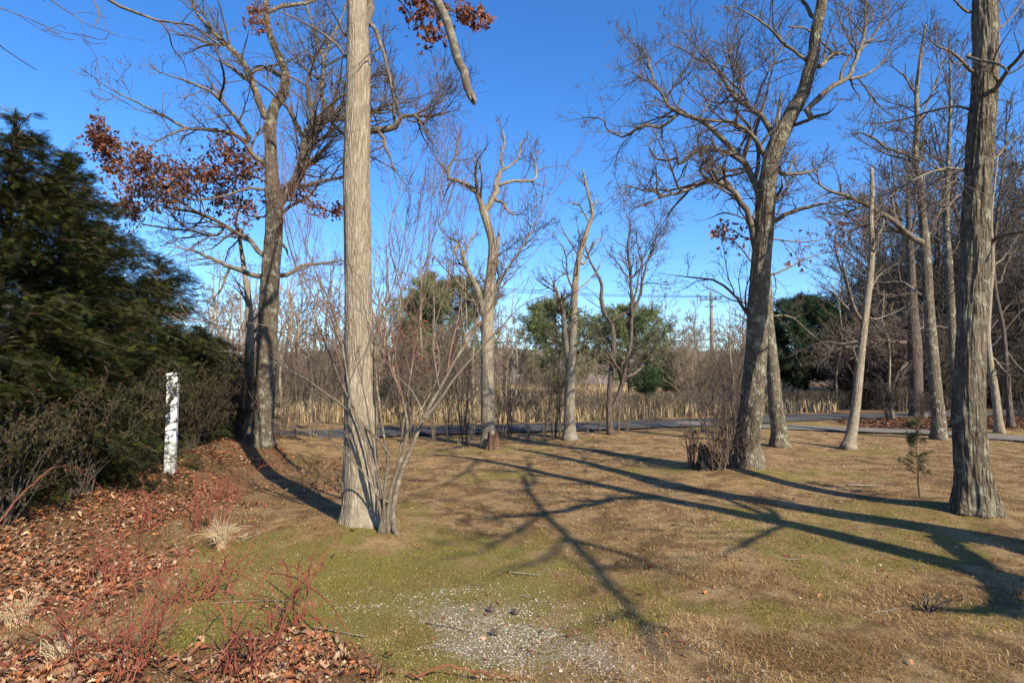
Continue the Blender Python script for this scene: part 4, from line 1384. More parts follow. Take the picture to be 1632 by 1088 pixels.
PINE_G = [(0.12, 0.15, 0.06), (0.16, 0.19, 0.075), (0.21, 0.225, 0.095), (0.09, 0.115, 0.05)]
PINE_D = [(0.03, 0.05, 0.022), (0.045, 0.07, 0.03), (0.055, 0.08, 0.03)]
PINE_Y = [(0.20, 0.165, 0.075), (0.15, 0.14, 0.06), (0.24, 0.19, 0.10)]
pine('rounded green pine behind the slender pale trunk', 885, 36, 484, 150, 401, PINE_G, .1, 120)
pine('rounded bright green pine right of the slender pale trunk', 1005, 37, 490, 150, 402, PINE_G, .16, 120)
pine('tall yellowish pine behind the middle forked oak', 715, 37, 448, 190, 403, PINE_G, .15, 150)
pine('thin yellow brown evergreen just left of the tall yellowish pine', 682, 39, 440, 95, 404, PINE_Y, .15, 90)
pine('dark bushy pine behind the trunk leaning left', 1285, 33, 478, 150, 405, PINE_D, .12, 170, .36)
pine('dark pine deep in the right wood behind the pale broken tree', 1385, 42, 500, 130, 406, PINE_D, .15)
pine('dark tall pine far back behind the rough reddish brown tree', 1440, 48, 430, 170, 409, PINE_D, .08, 150, .4)
pine('dark pine far back just left of the nearest right trunk', 1515, 40, 470, 130, 410, PINE_D, .08, 150, .36)
pine('dark pine far back at the right edge of the picture', 1615, 44, 440, 190, 411, PINE_D, .08, 170, .4)
pine('small dark cedar between the bright green pine and the utility pole', 1066, 40, 566, 62, 407, PINE_D, .08, 70, .3, 26, 'small_cedar')
pine('low bright green pine sapling at the clipped hedge', 1032, 30, 592, 42, 408, [(0.055, 0.095, 0.03), (0.05, 0.08, 0.03)], .35, 40, .24, 22)


# ------------------------------------------------------------------ clipped bare hedge beyond the road, reeds
def clipped_hedge(label, pts, ztop, seed, dens=95):
    rng = np.random.default_rng(seed)
    line = np.array(pts, float)
    L = np.linalg.norm(np.diff(line, axis=0), axis=1).sum()
    n = int(L * dens)
    p, _ = resample(np.c_[line, np.zeros(len(line))], np.ones(len(line)), 60)
    f = rng.uniform(0, 58.99, n)
    k = f.astype(int)
    b = p[k] * (1 - (f - k))[:, None] + p[k + 1] * (f - k)[:, None]
    b[:, :2] += rng.normal(size=(n, 2)) * .22
    h = ztop * rng.uniform(.85, 1.0, n)
    P = 6
    s = np.linspace(0, 1, P)[None, :, None]
    d = np.c_[rng.normal(size=(n, 2)) * .14, h]
    q = b[:, None] + d[:, None] * s
    q[:, 1:-1] += rng.normal(size=(n, P - 2, 3)) * .025
    root = empty('clipped_hedge', (line.mean(0)[0], line.mean(0)[1], 0), label, 'hedge')
    MB().tubes(q, np.linspace(.009, .005, P)[None] * np.ones((n, 1)), 3).build('stems', M_LIMB, root)
    a, r = spawn(rng, q, np.full((n, P), .006), per_m=5.5, tr=(.5, .98), ang=(30, 80), lf=(.12, .3), P=4, tip=.005, wob=.1, up=.02)
    a[:, :, 2] = np.minimum(a[:, :, 2], ztop + .015 * rng.normal(size=(len(a), 1)))
    MB().tubes(a, r, 3).build('twigs', M_TWIG, root)


clipped_hedge('low clipped bare hedge with a straight top along the road below the pines', [(-1.0, 20.4), (3, 21.3), (7.2, 22.8), (9.6, 24.2)], .98, 501)
clipped_hedge('clipped dark hedge beyond the road mouth right of the big oak', [(10.6, 25.6), (14, 26.6), (18, 27.4)], .95, 502)


def reeds():
    rng = np.random.default_rng(61)
    mb = MB()
    n = 34000
    D = 19.5 + 45 * rng.random(n) ** 1.6
    px = rng.uniform(300, 1330, n)
    x = (px - CX) / F_PX * D
    ok = (paved(x, D) > .8)
    x, D = x[ok], D[ok]
    n = len(x)
    cl = fbm2(x, D, .3, 71)
    h = (0.40 + .75 * cl) * rng.uniform(.6, 1.15, n) * np.where(x < -4, 1.35, .8) * smst(19, 25, D + 3)
    lean = rng.normal(size=(n, 2)) * .12
    w = rng.uniform(.012, .028, n) * (D / 24)
    a = rng.uniform(0, math.pi, n)
    sx, sy = np.cos(a) * w, np.sin(a) * w
    z0 = np.zeros(n)
    v = np.stack([np.c_[x - sx, D - sy, z0], np.c_[x + sx, D + sy, z0], np.c_[x + sx * .7 + lean[:, 0] * h * .5, D + sy * .7 + lean[:, 1] * h * .5, h * .6], np.c_[x - sx * .7 + lean[:, 0] * h * .5, D - sy * .7 + lean[:, 1] * h * .5, h * .6],
                  np.c_[x + lean[:, 0] * h * 1.6, D + lean[:, 1] * h * 1.6, h]], 1)
    o = np.arange(n) * 5
    col = leaf_cols(rng, n, [(.46, .34, .19), (.40, .295, .165), (.32, .235, .125), (.54, .41, .25), (.27, .215, .11)], .15)
    mb.add(v, np.c_[o, o + 1, o + 2, o + 3], np.c_[o + 3, o + 2, o + 4], np.repeat(col, 5, 0))
    tag(mb.build('field_reeds', M_BLADE, None, False), 'tan dry reeds and field grass beyond the road', 'reeds', kind='stuff')


reeds()

# ------------------------------------------------------------------ evergreen hedge on the left
FR = np.random.default_rng(77)


def frond_template(rng, n=5):
    v, q = [], []
    for k in range(n):
        s = 0.1 + 0.85 * k / (n - 1)
        l = 0.50 * (1 - 0.70 * s) + .08
        for sg in (-1, 1):
            an = math.radians(rng.uniform(34, 52)) * sg
            d = np.array([math.cos(an), math.sin(an), -.10])
            sd = np.array([-math.sin(an), math.cos(an), 0]) * .027
            p0 = np.array([s, 0, -.22 * s * s])
            b = len(v)
            v += [p0 - sd * .7, p0 + sd * .7, p0 + d * l * .6 + sd, p0 + d * l * .6 - sd, p0 + d * l]
            q.append((b, b + 1, b + 2, b + 3))
            q.append((b + 3, b + 2, b + 4, b + 4))
    v += [np.array([0, -.012, 0]), np.array([0, .012, 0]), np.array([1, .012, -.24]), np.array([1, -.012, -.24])]
    b = len(v) - 4
    quads = [f for f in q if f[2] != f[3]] + [(b, b + 1, b + 2, b + 3)]
    tris = [f[:3] for f in q if f[2] == f[3]]
    return np.array(v), np.array(quads), np.array(tris)


FT = [frond_template(FR) for _ in range(3)]
PAL_CED = np.array([(0.022, 0.033, 0.010), (0.034, 0.044, 0.011), (0.075, 0.075, 0.014), (0.014, 0.022, 0.008), (0.11, 0.095, 0.016), (0.075, 0.045, 0.016)])


def cedar(label, loc, H, W, seed, nbr=230, nfr=40000):
    rng = np.random.default_rng(seed)
    base = np.array([loc[0], loc[1], height(loc[0], loc[1]) - .03])
    root = empty('evergreen_tree', base, label, 'evergreen', 'dark evergreens in a row along the left edge')
    zt = np.linspace(0, H, 8)
    tp = np.c_[np.cumsum(rng.normal(size=(8, 2)) * .03, 0), zt]
    p, r = resample(tp, np.linspace(.10, .008, 8), 24)
    MB().tubes(p + base, r, 8).build('trunk', M_BROWN, root)
    u = rng.uniform(.05, .97, nbr) ** .95
    z = u * H
    prof = np.clip(1 - u / .93, 0, 1) ** .62 * .95 + .06
    prof = prof * np.where(u < .2, (.98 if seed < 603 else .8) + .1 * u, 1)
    a = rng.uniform(0, 6.283, nbr)
    ln = W * prof * rng.uniform(.55, 1.25, nbr)
    P = 8
    s = np.linspace(0, 1, P)[None, :, None]
    dirs = np.c_[np.cos(a), np.sin(a), a * 0]
    pts = np.zeros((nbr, P, 3))
    pts[:, :, 0] = np.interp(z, zt, tp[:, 0])[:, None]
    pts[:, :, 1] = np.interp(z, zt, tp[:, 1])[:, None]
    pts += dirs[:, None] * ln[:, None, None] * s
    pts[:, :, 2] = z[:, None] + ln[:, None] * (s[:, :, 0] * .55 * (u[:, None] + .25) - s[:, :, 0] ** 2 * .42)
    pts[:, 1:] += np.cumsum(rng.normal(size=(nbr, P - 1, 3)) * .025, 1)
    MB().tubes(pts + base, np.linspace(.014, .004, P)[None] * np.ones((nbr, 1)), 4).build('branches', M_BROWN, root)
    fm = MB()
    wts = ln / ln.sum()
    for V, Q, T in FT:
        m = nfr // 3
        i = rng.choice(nbr, m, p=wts)
        f = (1 - rng.random(m) ** 1.2 * .85) * (P - 1)
        k = np.minimum(f.astype(int), P - 2)
        w = (f - k)[:, None]
        pos = pts[i, k] * (1 - w) + pts[i, k + 1] * w + rng.normal(size=(m, 3)) * np.minimum(.075, .12 * ln[i])[:, None] + base
        fw = norm(dirs[i] * 1.0 + rng.normal(size=(m, 3)) * .5 + np.array([0, 0, .05]))
        nr = norm(np.array([0, 0, 1.]) + rng.normal(size=(m, 3)) * .4)
        put(fm, V, Q, pos, fw, nr, rng.uniform(.055, .125, m), leaf_cols(rng, m, PAL_CED * np.array([.62, .72, .62]), .2), tris=T)
    # leader shoots at the top
    V, Q, T = FT[0]
    m = 40
    zz = rng.uniform(.86, 1.0, m) * H
    pos = np.c_[np.interp(zz, zt, tp[:, 0]), np.interp(zz, zt, tp[:, 1]), zz] + base
    put(fm, V, Q, pos, norm(rng.normal(size=(m, 3)) + np.array([0, 0, .6])), rng.normal(size=(m, 3)), rng.uniform(.08, .16, m), leaf_cols(rng, m, PAL_CED, .2), tris=T)
    fm.build('foliage', M_FOL, root, smooth=False)


    return root


c1 = cedar('tall dark evergreen with a thin leader at the left edge, tallest of its row', (-6.15, 6.75), 4.62, 1.7, 601)
c2 = cedar('dark evergreen with a pointed top second along the row from the left edge', (-6.4, 7.9), 4.6, 1.75, 602)
c3 = cedar('broad dark evergreen behind the white post, third along the row', (-7.0, 9.7), 4.1, 2.0, 603)
for o, x, y, rz, k, lab in ((c3, -7.1, 11.5, 2.0, (1.05, 1.05, .93), 'lower dark evergreen just right of the white post, fourth along the row'),
                            (c3, -7.0, 13.0, 1.1, (.9, .9, .62), 'lowest dark evergreen at the right end of the row beside the crooked oak'),
                            (c3, -6.1, 5.2, 4.0, (.9, .9, .76), 'dark evergreen cut off by the left edge, nearest of its row')):
    copy_tree(o, (x, y, height(x, y) - .03), rz, k, lab)


def under_shrub(label, loc, H, W, seed, nl=11000):
    rng = np.random.default_rng(seed)
    o = proto_shrub('low_shrub', label, 'low dark shrubs under the evergreens', H, W, seed, 46, .0026, M_DTWIG, 0, .2, .55)  # dark twig colour here stands in for the shade beneath the evergreens
    V, Q = small_leaf_template()
    tw = [c for c in o.children if c.name.startswith('twigs')][0]
    co = np.zeros(len(tw.data.vertices) * 3, np.float32)
    tw.data.vertices.foreach_get('co', co)
    co = co.reshape(-1, 3)
    i = rng.integers(0, len(co), nl)
    fm = MB()
    put(fm, V, Q, co[i].astype(float), rng.normal(size=(nl, 3)) + np.array([0, 0, .5]), rng.normal(size=(nl, 3)), rng.uniform(.016, .036, nl),
        leaf_cols(rng, nl, [(.035, .038, .012), (.025, .03, .01), (.06, .045, .016), (.075, .038, .018)], .2))
    fm.build('leaves', M_FOL, o, smooth=False)
    o.location = (loc[0], loc[1], height(loc[0], loc[1]) - .02)


under_shrub('low dark twiggy shrub at the left edge below the nearest evergreen', (-4.95, 5.55), 1.05, .75, 621)
under_shrub('low dark shrub between the left edge and the white post, second from the left', (-5.05, 6.7), 1.15, .8, 622)
under_shrub('olive brown twiggy shrub directly left of the white post', (-5.45, 8.2), 1.2, .75, 623)
under_shrub('reddish brown twiggy shrub directly right of the white post', (-5.75, 10.1), 1.25, .75, 624)
under_shrub('brown shrub between the white post and the pale curving trunk', (-6.1, 11.3), 1.15, .7, 625)
under_shrub('pale budded shrub leaning out before the pale curving trunk', (-5.7, 11.9), 1.7, .5, 626, 500)


# ------------------------------------------------------------------ white post
def white_post():
    x, y = -4.93, 8.3
    z0 = height(x, y) - .04
    m, n, b = new_mat('white_paint')
    v = mapped(n, (1, 1, 1))
    c = ramp(n, noise(n, mapped(n, (1, 1, .25)), 14, 5, .7), [(0.3, (.62, .63, .64)), (.6, (.80, .81, .82))])
    c = mixc(n, ramp(n, noise(n, v, 40, 5, .75), [(.44, 0.), (.6, .75)]), c, (.30, .29, .24))
    c = mixc(n, ramp(n, noise(n, mapped(n, (1, 1, .2)), 22, 5, .7), [(.42, 0.), (.62, .65)]), c, (.33, .34, .29))
    n.links.new(c, b.inputs['Base Color'])
    b.inputs['Roughness'].default_value = .6
    bump(n, b, noise(n, mapped(n, (1, 1, .1)), 50, 4), .3, .01)
    root = empty('white_post', (x, y, z0), 'white painted square gate post standing before the dark evergreens', 'post')
    MB().box((x, y, z0 + .70), (.14, .14, 1.46), .35, .008).build('post_shaft', m, root, False)
    MB().box((x, y, z0 + 1.29), (.152, .152, .022), .35, .005).build('moulding', m, root, False)
    cp = MB().box((x, y, z0 + 1.448), (.172, .172, .032), .35, .006)
    cr, sr = math.cos(.35), math.sin(.35)
    q = np.array([[-.08, -.08, 0], [.08, -.08, 0], [.08, .08, 0], [-.08, .08, 0], [0, 0, .018]]) @ np.array([[cr, sr, 0], [-sr, cr, 0], [0, 0, 1]]) + np.array([x, y, z0 + 1.465])
    cp.add(q, None, [[0, 1, 4], [1, 2, 4], [2, 3, 4], [3, 0, 4]])
    cp.build('post_cap', m, root, False)


white_post()


# ------------------------------------------------------------------ stumps, saplings, thorn bush
def stump(label, px, py, D, w_px, h_px, seed, mat):
    rng = np.random.default_rng(seed)
    c = at(px, py, D)
    base = np.array([c[0], c[1], height(c[0], c[1]) - .04])
    r = w_px * D / F_PX / 2
    H = h_px * D / F_PX
    root = empty('tree_stump', base, label, 'stump')
    k, M = 40, 16
    a = np.arange(k) / k * 2 * math.pi
    rag = vnoise(np.c_[np.cos(a) * 2.2, np.sin(a) * 2.2, a * 0] + seed, seed) * .6 + vnoise(np.c_[np.cos(a) * 7, np.sin(a) * 7, a * 0], seed + 1) * .4
    v = []
    for j in range(M):
        t = j / (M - 1)
        z = t * H * (.45 + .75 * rag)
        rr = r * (1.0 - .38 * t ** .6) * (1 + .22 * (vnoise(np.c_[np.cos(a) * 4, np.sin(a) * 4, np.full(k, t * 1.3)] + seed, seed) - .5) * 2 + .35 * (1 - t) ** 3 * np.cos(5 * a) ** 2)
        v.append(np.c_[np.cos(a) * rr, np.sin(a) * rr, z])
    for fz, fr in ((.72, .52), (.45, .3), (.4, .02)):
        z = H * fz * (.45 + .55 * rag)
        v.append(np.c_[np.cos(a) * r * fr, np.sin(a) * r * fr, z])
    V = np.concatenate(v) + base
    R_ = len(v)
    i = np.arange(R_ - 1)[:, None] * k
    c0 = np.arange(k)[None]
    q = np.stack([i + c0, i + (c0 + 1) % k, i + k + (c0 + 1) % k, i + k + c0], -1).reshape(-1, 4)
    MB().add(V, q).build('stump_wood', mat, root)
    return base


M_ROT = bark('rotten_wood', (.10, .055, .035), (.22, .13, .085), (.2, .17, .12), .2, 30, 1.0, .12)
stump('rotted brown stump against the foot of the middle forked oak', 786, 713, 12.35, 30, 32, 701, M_ROT)
bs = stump('dark mossy stump under the thorny brush beside the big oak', 1128, 757, 9.3, 34, 40, 702, M_STUMP_SHADE)


def thorn_bush():
    rng = np.random.default_rng(711)
    o = proto_shrub('thorn_bush', 'tangled reddish thorn bush growing over the dark stump beside the big oak', None, 1.5, .8, 711, 34, .0022, M_THORN, 0, .24, .55)
    o.location = (bs[0] + .1, bs[1] - .15, bs[2] + .02)
    o2 = proto_shrub('thorn_bush', 'small reddish thorn sprays left of the dark stump', None, .8, .3, 712, 9, .0026, M_RED, 0, .12)
    o3 = copy_tree(o, (bs[0] + .42, bs[1] - .1, bs[2]), 2.1, (.8, .8, .95), 'loose reddish thorn sprays between the dark stump and the big oak trunk')
    x, y = gat(1103, 752)
    o2.location = (x, y, height(x, y))


thorn_bush()


def sapling(label, px, py, H, W, seed, n=420):
    rng = np.random.default_rng(seed)
    x, y = gat(px, py)
    base = np.array([x, y, height(x, y) - .01])
    root = empty('evergreen_sapling', base, label, 'sapling')
    nb = 34
    z = rng.uniform(.25, 1, nb) * H
    a = rng.uniform(0, 6.28, nb)
    P = 5
    s = np.linspace(0, 1, P)[None, :, None]
    d = np.c_[np.cos(a), np.sin(a), np.full(nb, .55)] * (W * (1.1 - .75 * z / H) * rng.uniform(.5, 1, nb))[:, None]
    pts = np.c_[a * 0, a * 0, z][:, None] + d[:, None] * s + base
    tr = np.c_[rng.normal(size=(6, 2)) * .008, np.linspace(0, H, 6)] + base
    MB().tubes(tr, np.linspace(.011, .003, 6), 6).tubes(pts, np.full((nb, P), .003), 3).build('stem', M_BROWN, root)
    fm = MB()
    V, T = tuft_template(rng, 8)
    i = rng.integers(0, nb, n)
    j = rng.integers(2, P, n)
    put(fm, V, None, pts[i, j] + rng.normal(size=(n, 3)) * .015, d[i] + rng.normal(size=(n, 3)) * .1, rng.normal(size=(n, 3)), rng.uniform(.03, .07, n), leaf_cols(rng, n, [(.05, .06, .02), (.08, .075, .025), (.035, .045, .016)], .2), tris=T)
    fm.build('needles', M_FOL, root, False)


sapling('thin young evergreen sapling standing left of the nearest right trunk', 1466, 800, .95, .24, 721)
sapling('small thin evergreen sapling at the left of the thorny stump', 1106, 748, .62, .12, 722, 120)


# ------------------------------------------------------------------ brambles and dry grass tufts
def bramble(label, px, py, ncane, H, W, seed, dirx=None):
    rng = np.random.default_rng(seed)
    x, y = gat(px, py)
    base = np.array([x, y, height(x, y) - .01])
    root = empty('bramble', base, label, 'bramble', 'red stemmed brambles at the lower left')
    P = 14
    s = np.linspace(0, 1, P)
    pts, rad = [], []
    for k in range(ncane):
        a = rng.uniform(0, 6.28)
        w = W * rng.uniform(.15, 1.0)
        h = H * rng.uniform(.5, 1.1)
        arch = rng.uniform(0.0, 1.0) ** 2 * 1.1
        b = np.array([rng.normal() * .09, rng.normal() * .09, 0])
        c = np.c_[math.cos(a) * w * s ** 1.2, math.sin(a) * w * s ** 1.2, h * (s * (1 + arch * .6) - arch * 1.1 * s ** 2.4)]
        c[:, 2] = np.maximum(c[:, 2], .01)
        c[1:] += np.cumsum(rng.normal(size=(P - 1, 3)) * .012, 0)
        pts.append(base + b + c)
        r0 = rng.uniform(.003, .0058)
        rad.append(np.linspace(r0, .0018, P))
    pts, rad = np.array(pts), np.array(rad)
    tw = MB().tubes(pts, rad, 5)
    a, r = spawn(rng, pts, rad, per_m=5.5, tr=(.2, 1), ang=(30, 70), lf=(.12, .4), P=6, tip=.0014, wob=.14, up=.12)
    tw.tubes(a, r, 4)
    a2, r2 = spawn(rng, a, r, per_m=7, tr=(.2, 1), ang=(30, 70), lf=(.2, .5), P=4, tip=.001, wob=.12, up=.05, lmin=.03)
    tw.tubes(a2, r2, 3)
    tw.build('canes', M_CANE, root)


bramble('dense clump of dark red bramble canes nearest at the bottom left', 215, 1078, 26, .62, .5, 801)
bramble('loose red bramble with arching canes left of the densest clump', 95, 1060, 16, .5, .75, 802)
bramble('red bramble rising between the leaf litter and the green moss', 315, 960, 20, .6, .5, 803)
bramble('sparse red bramble reaching over the moss, right of the others', 450, 1010, 14, .6, .6, 804)
bramble('thin red bramble in the middle of the brown leaf litter', 190, 930, 16, .62, .55, 805)
bramble('reddish bramble behind the straw tuft below the front oak', 330, 850, 22, .7, .45, 806)
bramble('small red bramble at the far end of the leaf litter', 225, 850, 14, .6, .5, 807)
bramble('red bramble at the bottom edge right of the nearest clump', 385, 1085, 18, .45, .5, 808)
bramble('twiggy brown brush between the moss and the front oak shadow', 360, 800, 14, .5, .5, 810)

rb = np.random.default_rng(820)
for k, (x0, y0, x1, y1, lift_, lab) in enumerate([(20, 1100, 430, 975, .42, 'long arching red cane sweeping across the bottom left corner'), (-30, 905, 165, 830, .55, 'long red cane arching before the low shrubs at the left edge'),
                                                  (430, 935, 600, 1085, .25, 'fallen curved red cane on the moss right of the brambles'), (650, 1086, 830, 1094, .02, 'red cane lying along the bottom edge of the gravel')]):
    g0, g1 = gat(x0, y0), gat(x1, y1)
    s = np.linspace(0, 1, 18)[:, None]
    p = np.c_[np.array(g0)[None] * (1 - s) + np.array(g1)[None] * s, .02 + lift_ * np.sin(s * math.pi * .85 + .25)]
    p[:, 2] += height(p[:, 0], p[:, 1])
    p[1:] += np.cumsum(rb.normal(size=(17, 3)) * .008, 0)
    root = empty('bramble_cane', p[0], lab, 'cane')
    cb = MB().tubes(p, np.linspace(.0055, .0025, 18), 6)
    a, r = spawn(rb, p[None], np.linspace(.005, .002, 18)[None], per_m=4, tr=(.1, 1), ang=(40, 80), lf=(.04, .14), P=4, tip=.0011, wob=.12, up=.1)
    cb.tubes(a, r, 4).build('cane', M_CANE, root)


def tuft(label, px, py, seed, n=130, H=.2):
    rng = np.random.default_rng(seed)
    x, y = gat(px, py)
    a = rng.uniform(0, 6.28, n)
    h = H * rng.uniform(.5, 1.2, n)
    out = rng.uniform(.2, 1.1, n) * h
    s = np.linspace(0, 1, 6)
    p = np.zeros((n, 6, 3))
    p[:, :, 0] = x + rng.normal(size=(n, 1)) * .025 + np.cos(a)[:, None] * out[:, None] * s ** 1.5
    p[:, :, 1] = y + rng.normal(size=(n, 1)) * .025 + np.sin(a)[:, None] * out[:, None] * s ** 1.5
    p[:, :, 2] = height(x, y) + h[:, None] * (s * 1.3 - .75 * s ** 2.5 * (out / h)[:, None])
    o = MB().tubes(p, np.linspace(.0028, .001, 6)[None] * np.ones((n, 1)), 3).build('grass_tuft', M_STRAW)
    tag(o, label, 'grass tuft')


M_STRAW = twig_mat('straw', (.42, .31, .17), (.58, .46, .29), None, 9)
tuft('pale straw tuft at the edge of the moss below the front oak', 352, 880, 831, 150, .24)
tuft('pale straw tuft in the leaf litter at the left edge', 30, 1000, 832, 110, .17)
tuft('straw tuft near the bottom left among the red brambles', 92, 1058, 833, 70, .15)


# ------------------------------------------------------------------ ground cover: blades, leaves, pebbles, sticks
def cover():
    rng = np.random.default_rng(900)

    def sample(n, d0, d1, pw=1.0, px0=-80, px1=1712):
        D = d0 + (d1 - d0) * rng.random(n) ** pw
        px = rng.uniform(px0, px1, n)
        x = (px - CX) / F_PX * D
        return x, D

    # grass blades
    xs, ys, sz = [], [], []
    for n, d0, d1, s in ((230000, 2.6, 6.0, 1.0), (190000, 6.0, 12.0, 1.25), (90000, 12.0, 19.5, 1.8)):
        x, y = sample(n, d0, d1)
        xs.append(x), ys.append(y), sz.append(np.full(n, s))
    x, y, sz = np.concatenate(xs), np.concatenate(ys), np.concatenate(sz)
    mo, gr, li, stw = zones(x, y)
    pv = paved(x, y)
    clump = fbm2(x, y, 4.0, 93, 4)
    keep = (pv > .05) & (rng.random(len(x)) > np.clip(gr * .8 + li * .75, 0, .85)) & (rng.random(len(x)) < .10 + 1.0 * smst(.38, .58, clump))
    x, y, sz, mo, stw = x[keep], y[keep], sz[keep], mo[keep], stw[keep]
    n = len(x)
    z = height(x, y)
    a = rng.uniform(0, 6.283, n)
    ln = rng.uniform(.02, .075, n) * sz * (1 - .5 * mo)
    tilt = rng.uniform(.05, 1.0, n) ** 2.2 * .8
    w = rng.uniform(.0007, .0017, n) * sz
    dx, dy = np.cos(a), np.sin(a)
    p0 = np.c_[x, y, z - .004]
    p1 = p0 + np.c_[dx * ln * .5 * (1 - tilt * .5), dy * ln * .5 * (1 - tilt * .5), ln * tilt * .55 + .006]
    p2 = p0 + np.c_[dx * ln, dy * ln, ln * tilt * .6 + .004]
    sd = np.c_[-dy * w, dx * w, w * 0]
    v = np.stack([p0 - sd, p0 + sd, p1 + sd, p1 - sd, p2], 1)
    o = np.arange(n) * 5
    straw = leaf_cols(rng, n, [(.52, .355, .18), (.42, .275, .13), (.62, .46, .27), (.31, .195, .09), (.40, .23, .09)], .22)
    green = leaf_cols(rng, n, [(.20, .185, .03), (.29, .25, .05), (.34, .26, .07), (.17, .16, .03)], .15)
    olive = leaf_cols(rng, n, [(.31, .195, .075), (.24, .145, .055), (.38, .25, .105)], .15)
    r = rng.random(n)
    brown = smst(.45, .54, fbm2(x, y, 1.1, 111) + .25 * (fbm2(x, y, 4.5, 112) - .5))
    drk = leaf_cols(rng, n, [(.19, .105, .04), (.25, .145, .055), (.14, .078, .033), (.28, .18, .075)], .15)
    straw = np.where((rng.random(n) < brown * .75)[:, None], drk, straw)
    olive = np.where((rng.random(n) < brown * .75)[:, None], drk, olive)
    col = np.where((r < mo * (.10 + .75 * smst(.38, .62, fbm2(x, y, 2.2, 121))))[:, None], green, np.where((rng.random(n) < stw * .8 + .12)[:, None], straw, olive))
    mb = MB()
    mb.add(v, np.c_[o, o + 1, o + 2, o + 3], np.c_[o + 3, o + 2, o + 4], np.repeat(col, 5, 0))
    tag(mb.build('lawn_grass', M_BLADE, None, False), 'short dry winter lawn grass mixed with moss', 'grass', kind='stuff')

    # fallen leaves, most in the bank under the shrubs
    n = 140000
    x, y = sample(n, 2.5, 13.5, 1.0, -100, 760)
    _, gr, li, _ = zones(x, y)
    cl = fbm2(x, y, 1.6, 97)
    keep = rng.random(n) < np.clip(li - .25, 0, 1) * (.12 + .9 * smst(.4, .62, cl)) * np.clip(9 / y, .3, 1.5) * .95
    x, y = x[keep], y[keep]
    x2, y2 = sample(900, 2.8, 17, .8)
    k2 = (paved(x2, y2) > -.3) & (rng.random(900) < .3 + .7 * (x2 < -1.5))
    x2, y2 = x2[k2], y2[k2]
    m = 5200
    px = rng.uniform(1330, 1720, m)
    y3 = rng.uniform(16.4, 24, m)
    x3 = (px - CX) / F_PX * y3
    k3 = (zones(x3, y3)[2] > .5) & (paved(x3, y3) > 0)
    x, y = np.r_[x, x2, x3[k3]], np.r_[y, y2, y3[k3]]
    n = len(x)
    z = height(x, y) + rng.uniform(.004, .03, n)
    nr = norm(np.array([0, 0, 1.]) + rng.normal(size=(n, 3)) * .26)
    fw = rng.normal(size=(n, 3))
    fw -= nr * (fw * nr).sum(1, keepdims=True)
    cols = leaf_cols(rng, n, PAL_LITT, .18)
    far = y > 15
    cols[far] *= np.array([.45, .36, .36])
    mb = MB()
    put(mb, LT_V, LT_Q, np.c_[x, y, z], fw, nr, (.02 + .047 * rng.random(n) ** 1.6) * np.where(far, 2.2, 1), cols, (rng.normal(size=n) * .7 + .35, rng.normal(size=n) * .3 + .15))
    tag(mb.build('fallen_leaves', M_LITT), 'brown and orange fallen oak leaves spread under the shrubs', 'leaves', kind='stuff')
    print('leaves', n)

    # crumbs of leaf and wood over the lawn
    n = 16000
    x, y = sample(n, 2.6, 15, .8)
    mo, gr, li, _ = zones(x, y)
    cl = fbm2(x, y, 1.1, 98)
    k = (paved(x, y) > 0) & (rng.random(n) < .12 + .8 * smst(.48, .66, cl) + .6 * li)
    x, y = x[k], y[k]
    n = len(x)
    V, Q = small_leaf_template()
    mb = MB()
    put(mb, V, Q, np.c_[x, y, height(x, y) + .008], np.c_[rng.normal(size=(n, 2)), rng.normal(size=n) * .25], norm(np.array([0, 0, 1.]) + rng.normal(size=(n, 3)) * .4), rng.uniform(.012, .045, n),
        leaf_cols(rng, n, PAL_LITT + [(.45, .36, .25), (.10, .06, .04), (.22, .08, .06)], .2))
    tag(mb.build('leaf_crumbs', M_LITT, None, False), 'small scraps of dry leaf and bark scattered over the lawn', 'leaf scraps', kind='stuff')

    # pebbles
    n = 110000
    x, y = rng.uniform(-2.0, 2.6, n), rng.uniform(2.3, 5.4, n)
    _, gr, _, _ = zones(x, y)
    k = rng.random(n) < np.clip(gr * 1.0 + .006, 0, 1) * (.3 + .9 * smst(.35, .6, fbm2(x, y, 5, 99)))
    x, y = x[k], y[k]
    n = len(x)
    oc = np.array([[1, 0, 0], [-1, 0, 0], [0, 1, 0], [0, -1, 0], [0, 0, .7], [0, 0, -.7]], float)
    tr = np.array([[0, 2, 4], [2, 1, 4], [1, 3, 4], [3, 0, 4], [2, 0, 5], [1, 2, 5], [3, 1, 5], [0, 3, 5]])
    V = oc[None] * (1 + rng.normal(size=(n, 6, 3)) * .25)
    s = .0018 + .0065 * rng.random(n) ** 2.6
    an = rng.uniform(0, 6.28, n)
    c, sn = np.cos(an)[:, None], np.sin(an)[:, None]
    V = np.stack([V[:, :, 0] * c - V[:, :, 1] * sn, V[:, :, 0] * sn + V[:, :, 1] * c, V[:, :, 2]], -1) * s[:, None, None] + np.c_[x, y, height(x, y) + .002][:, None]
    mb = MB()
    mb.add(V, None, (tr[None] + (np.arange(n) * 6)[:, None, None]).reshape(-1, 3), np.repeat(leaf_cols(rng, n, [(.28, .245, .19), (.33, .295, .235), (.22, .185, .14), (.27, .215, .15), (.40, .36, .30)], .1), 6, 0))
    tag(mb.build('gravel', M_PEB, None, False), 'pale small gravel worn through the moss at the front', 'gravel', kind='stuff')
    print('pebbles', n)


cover()

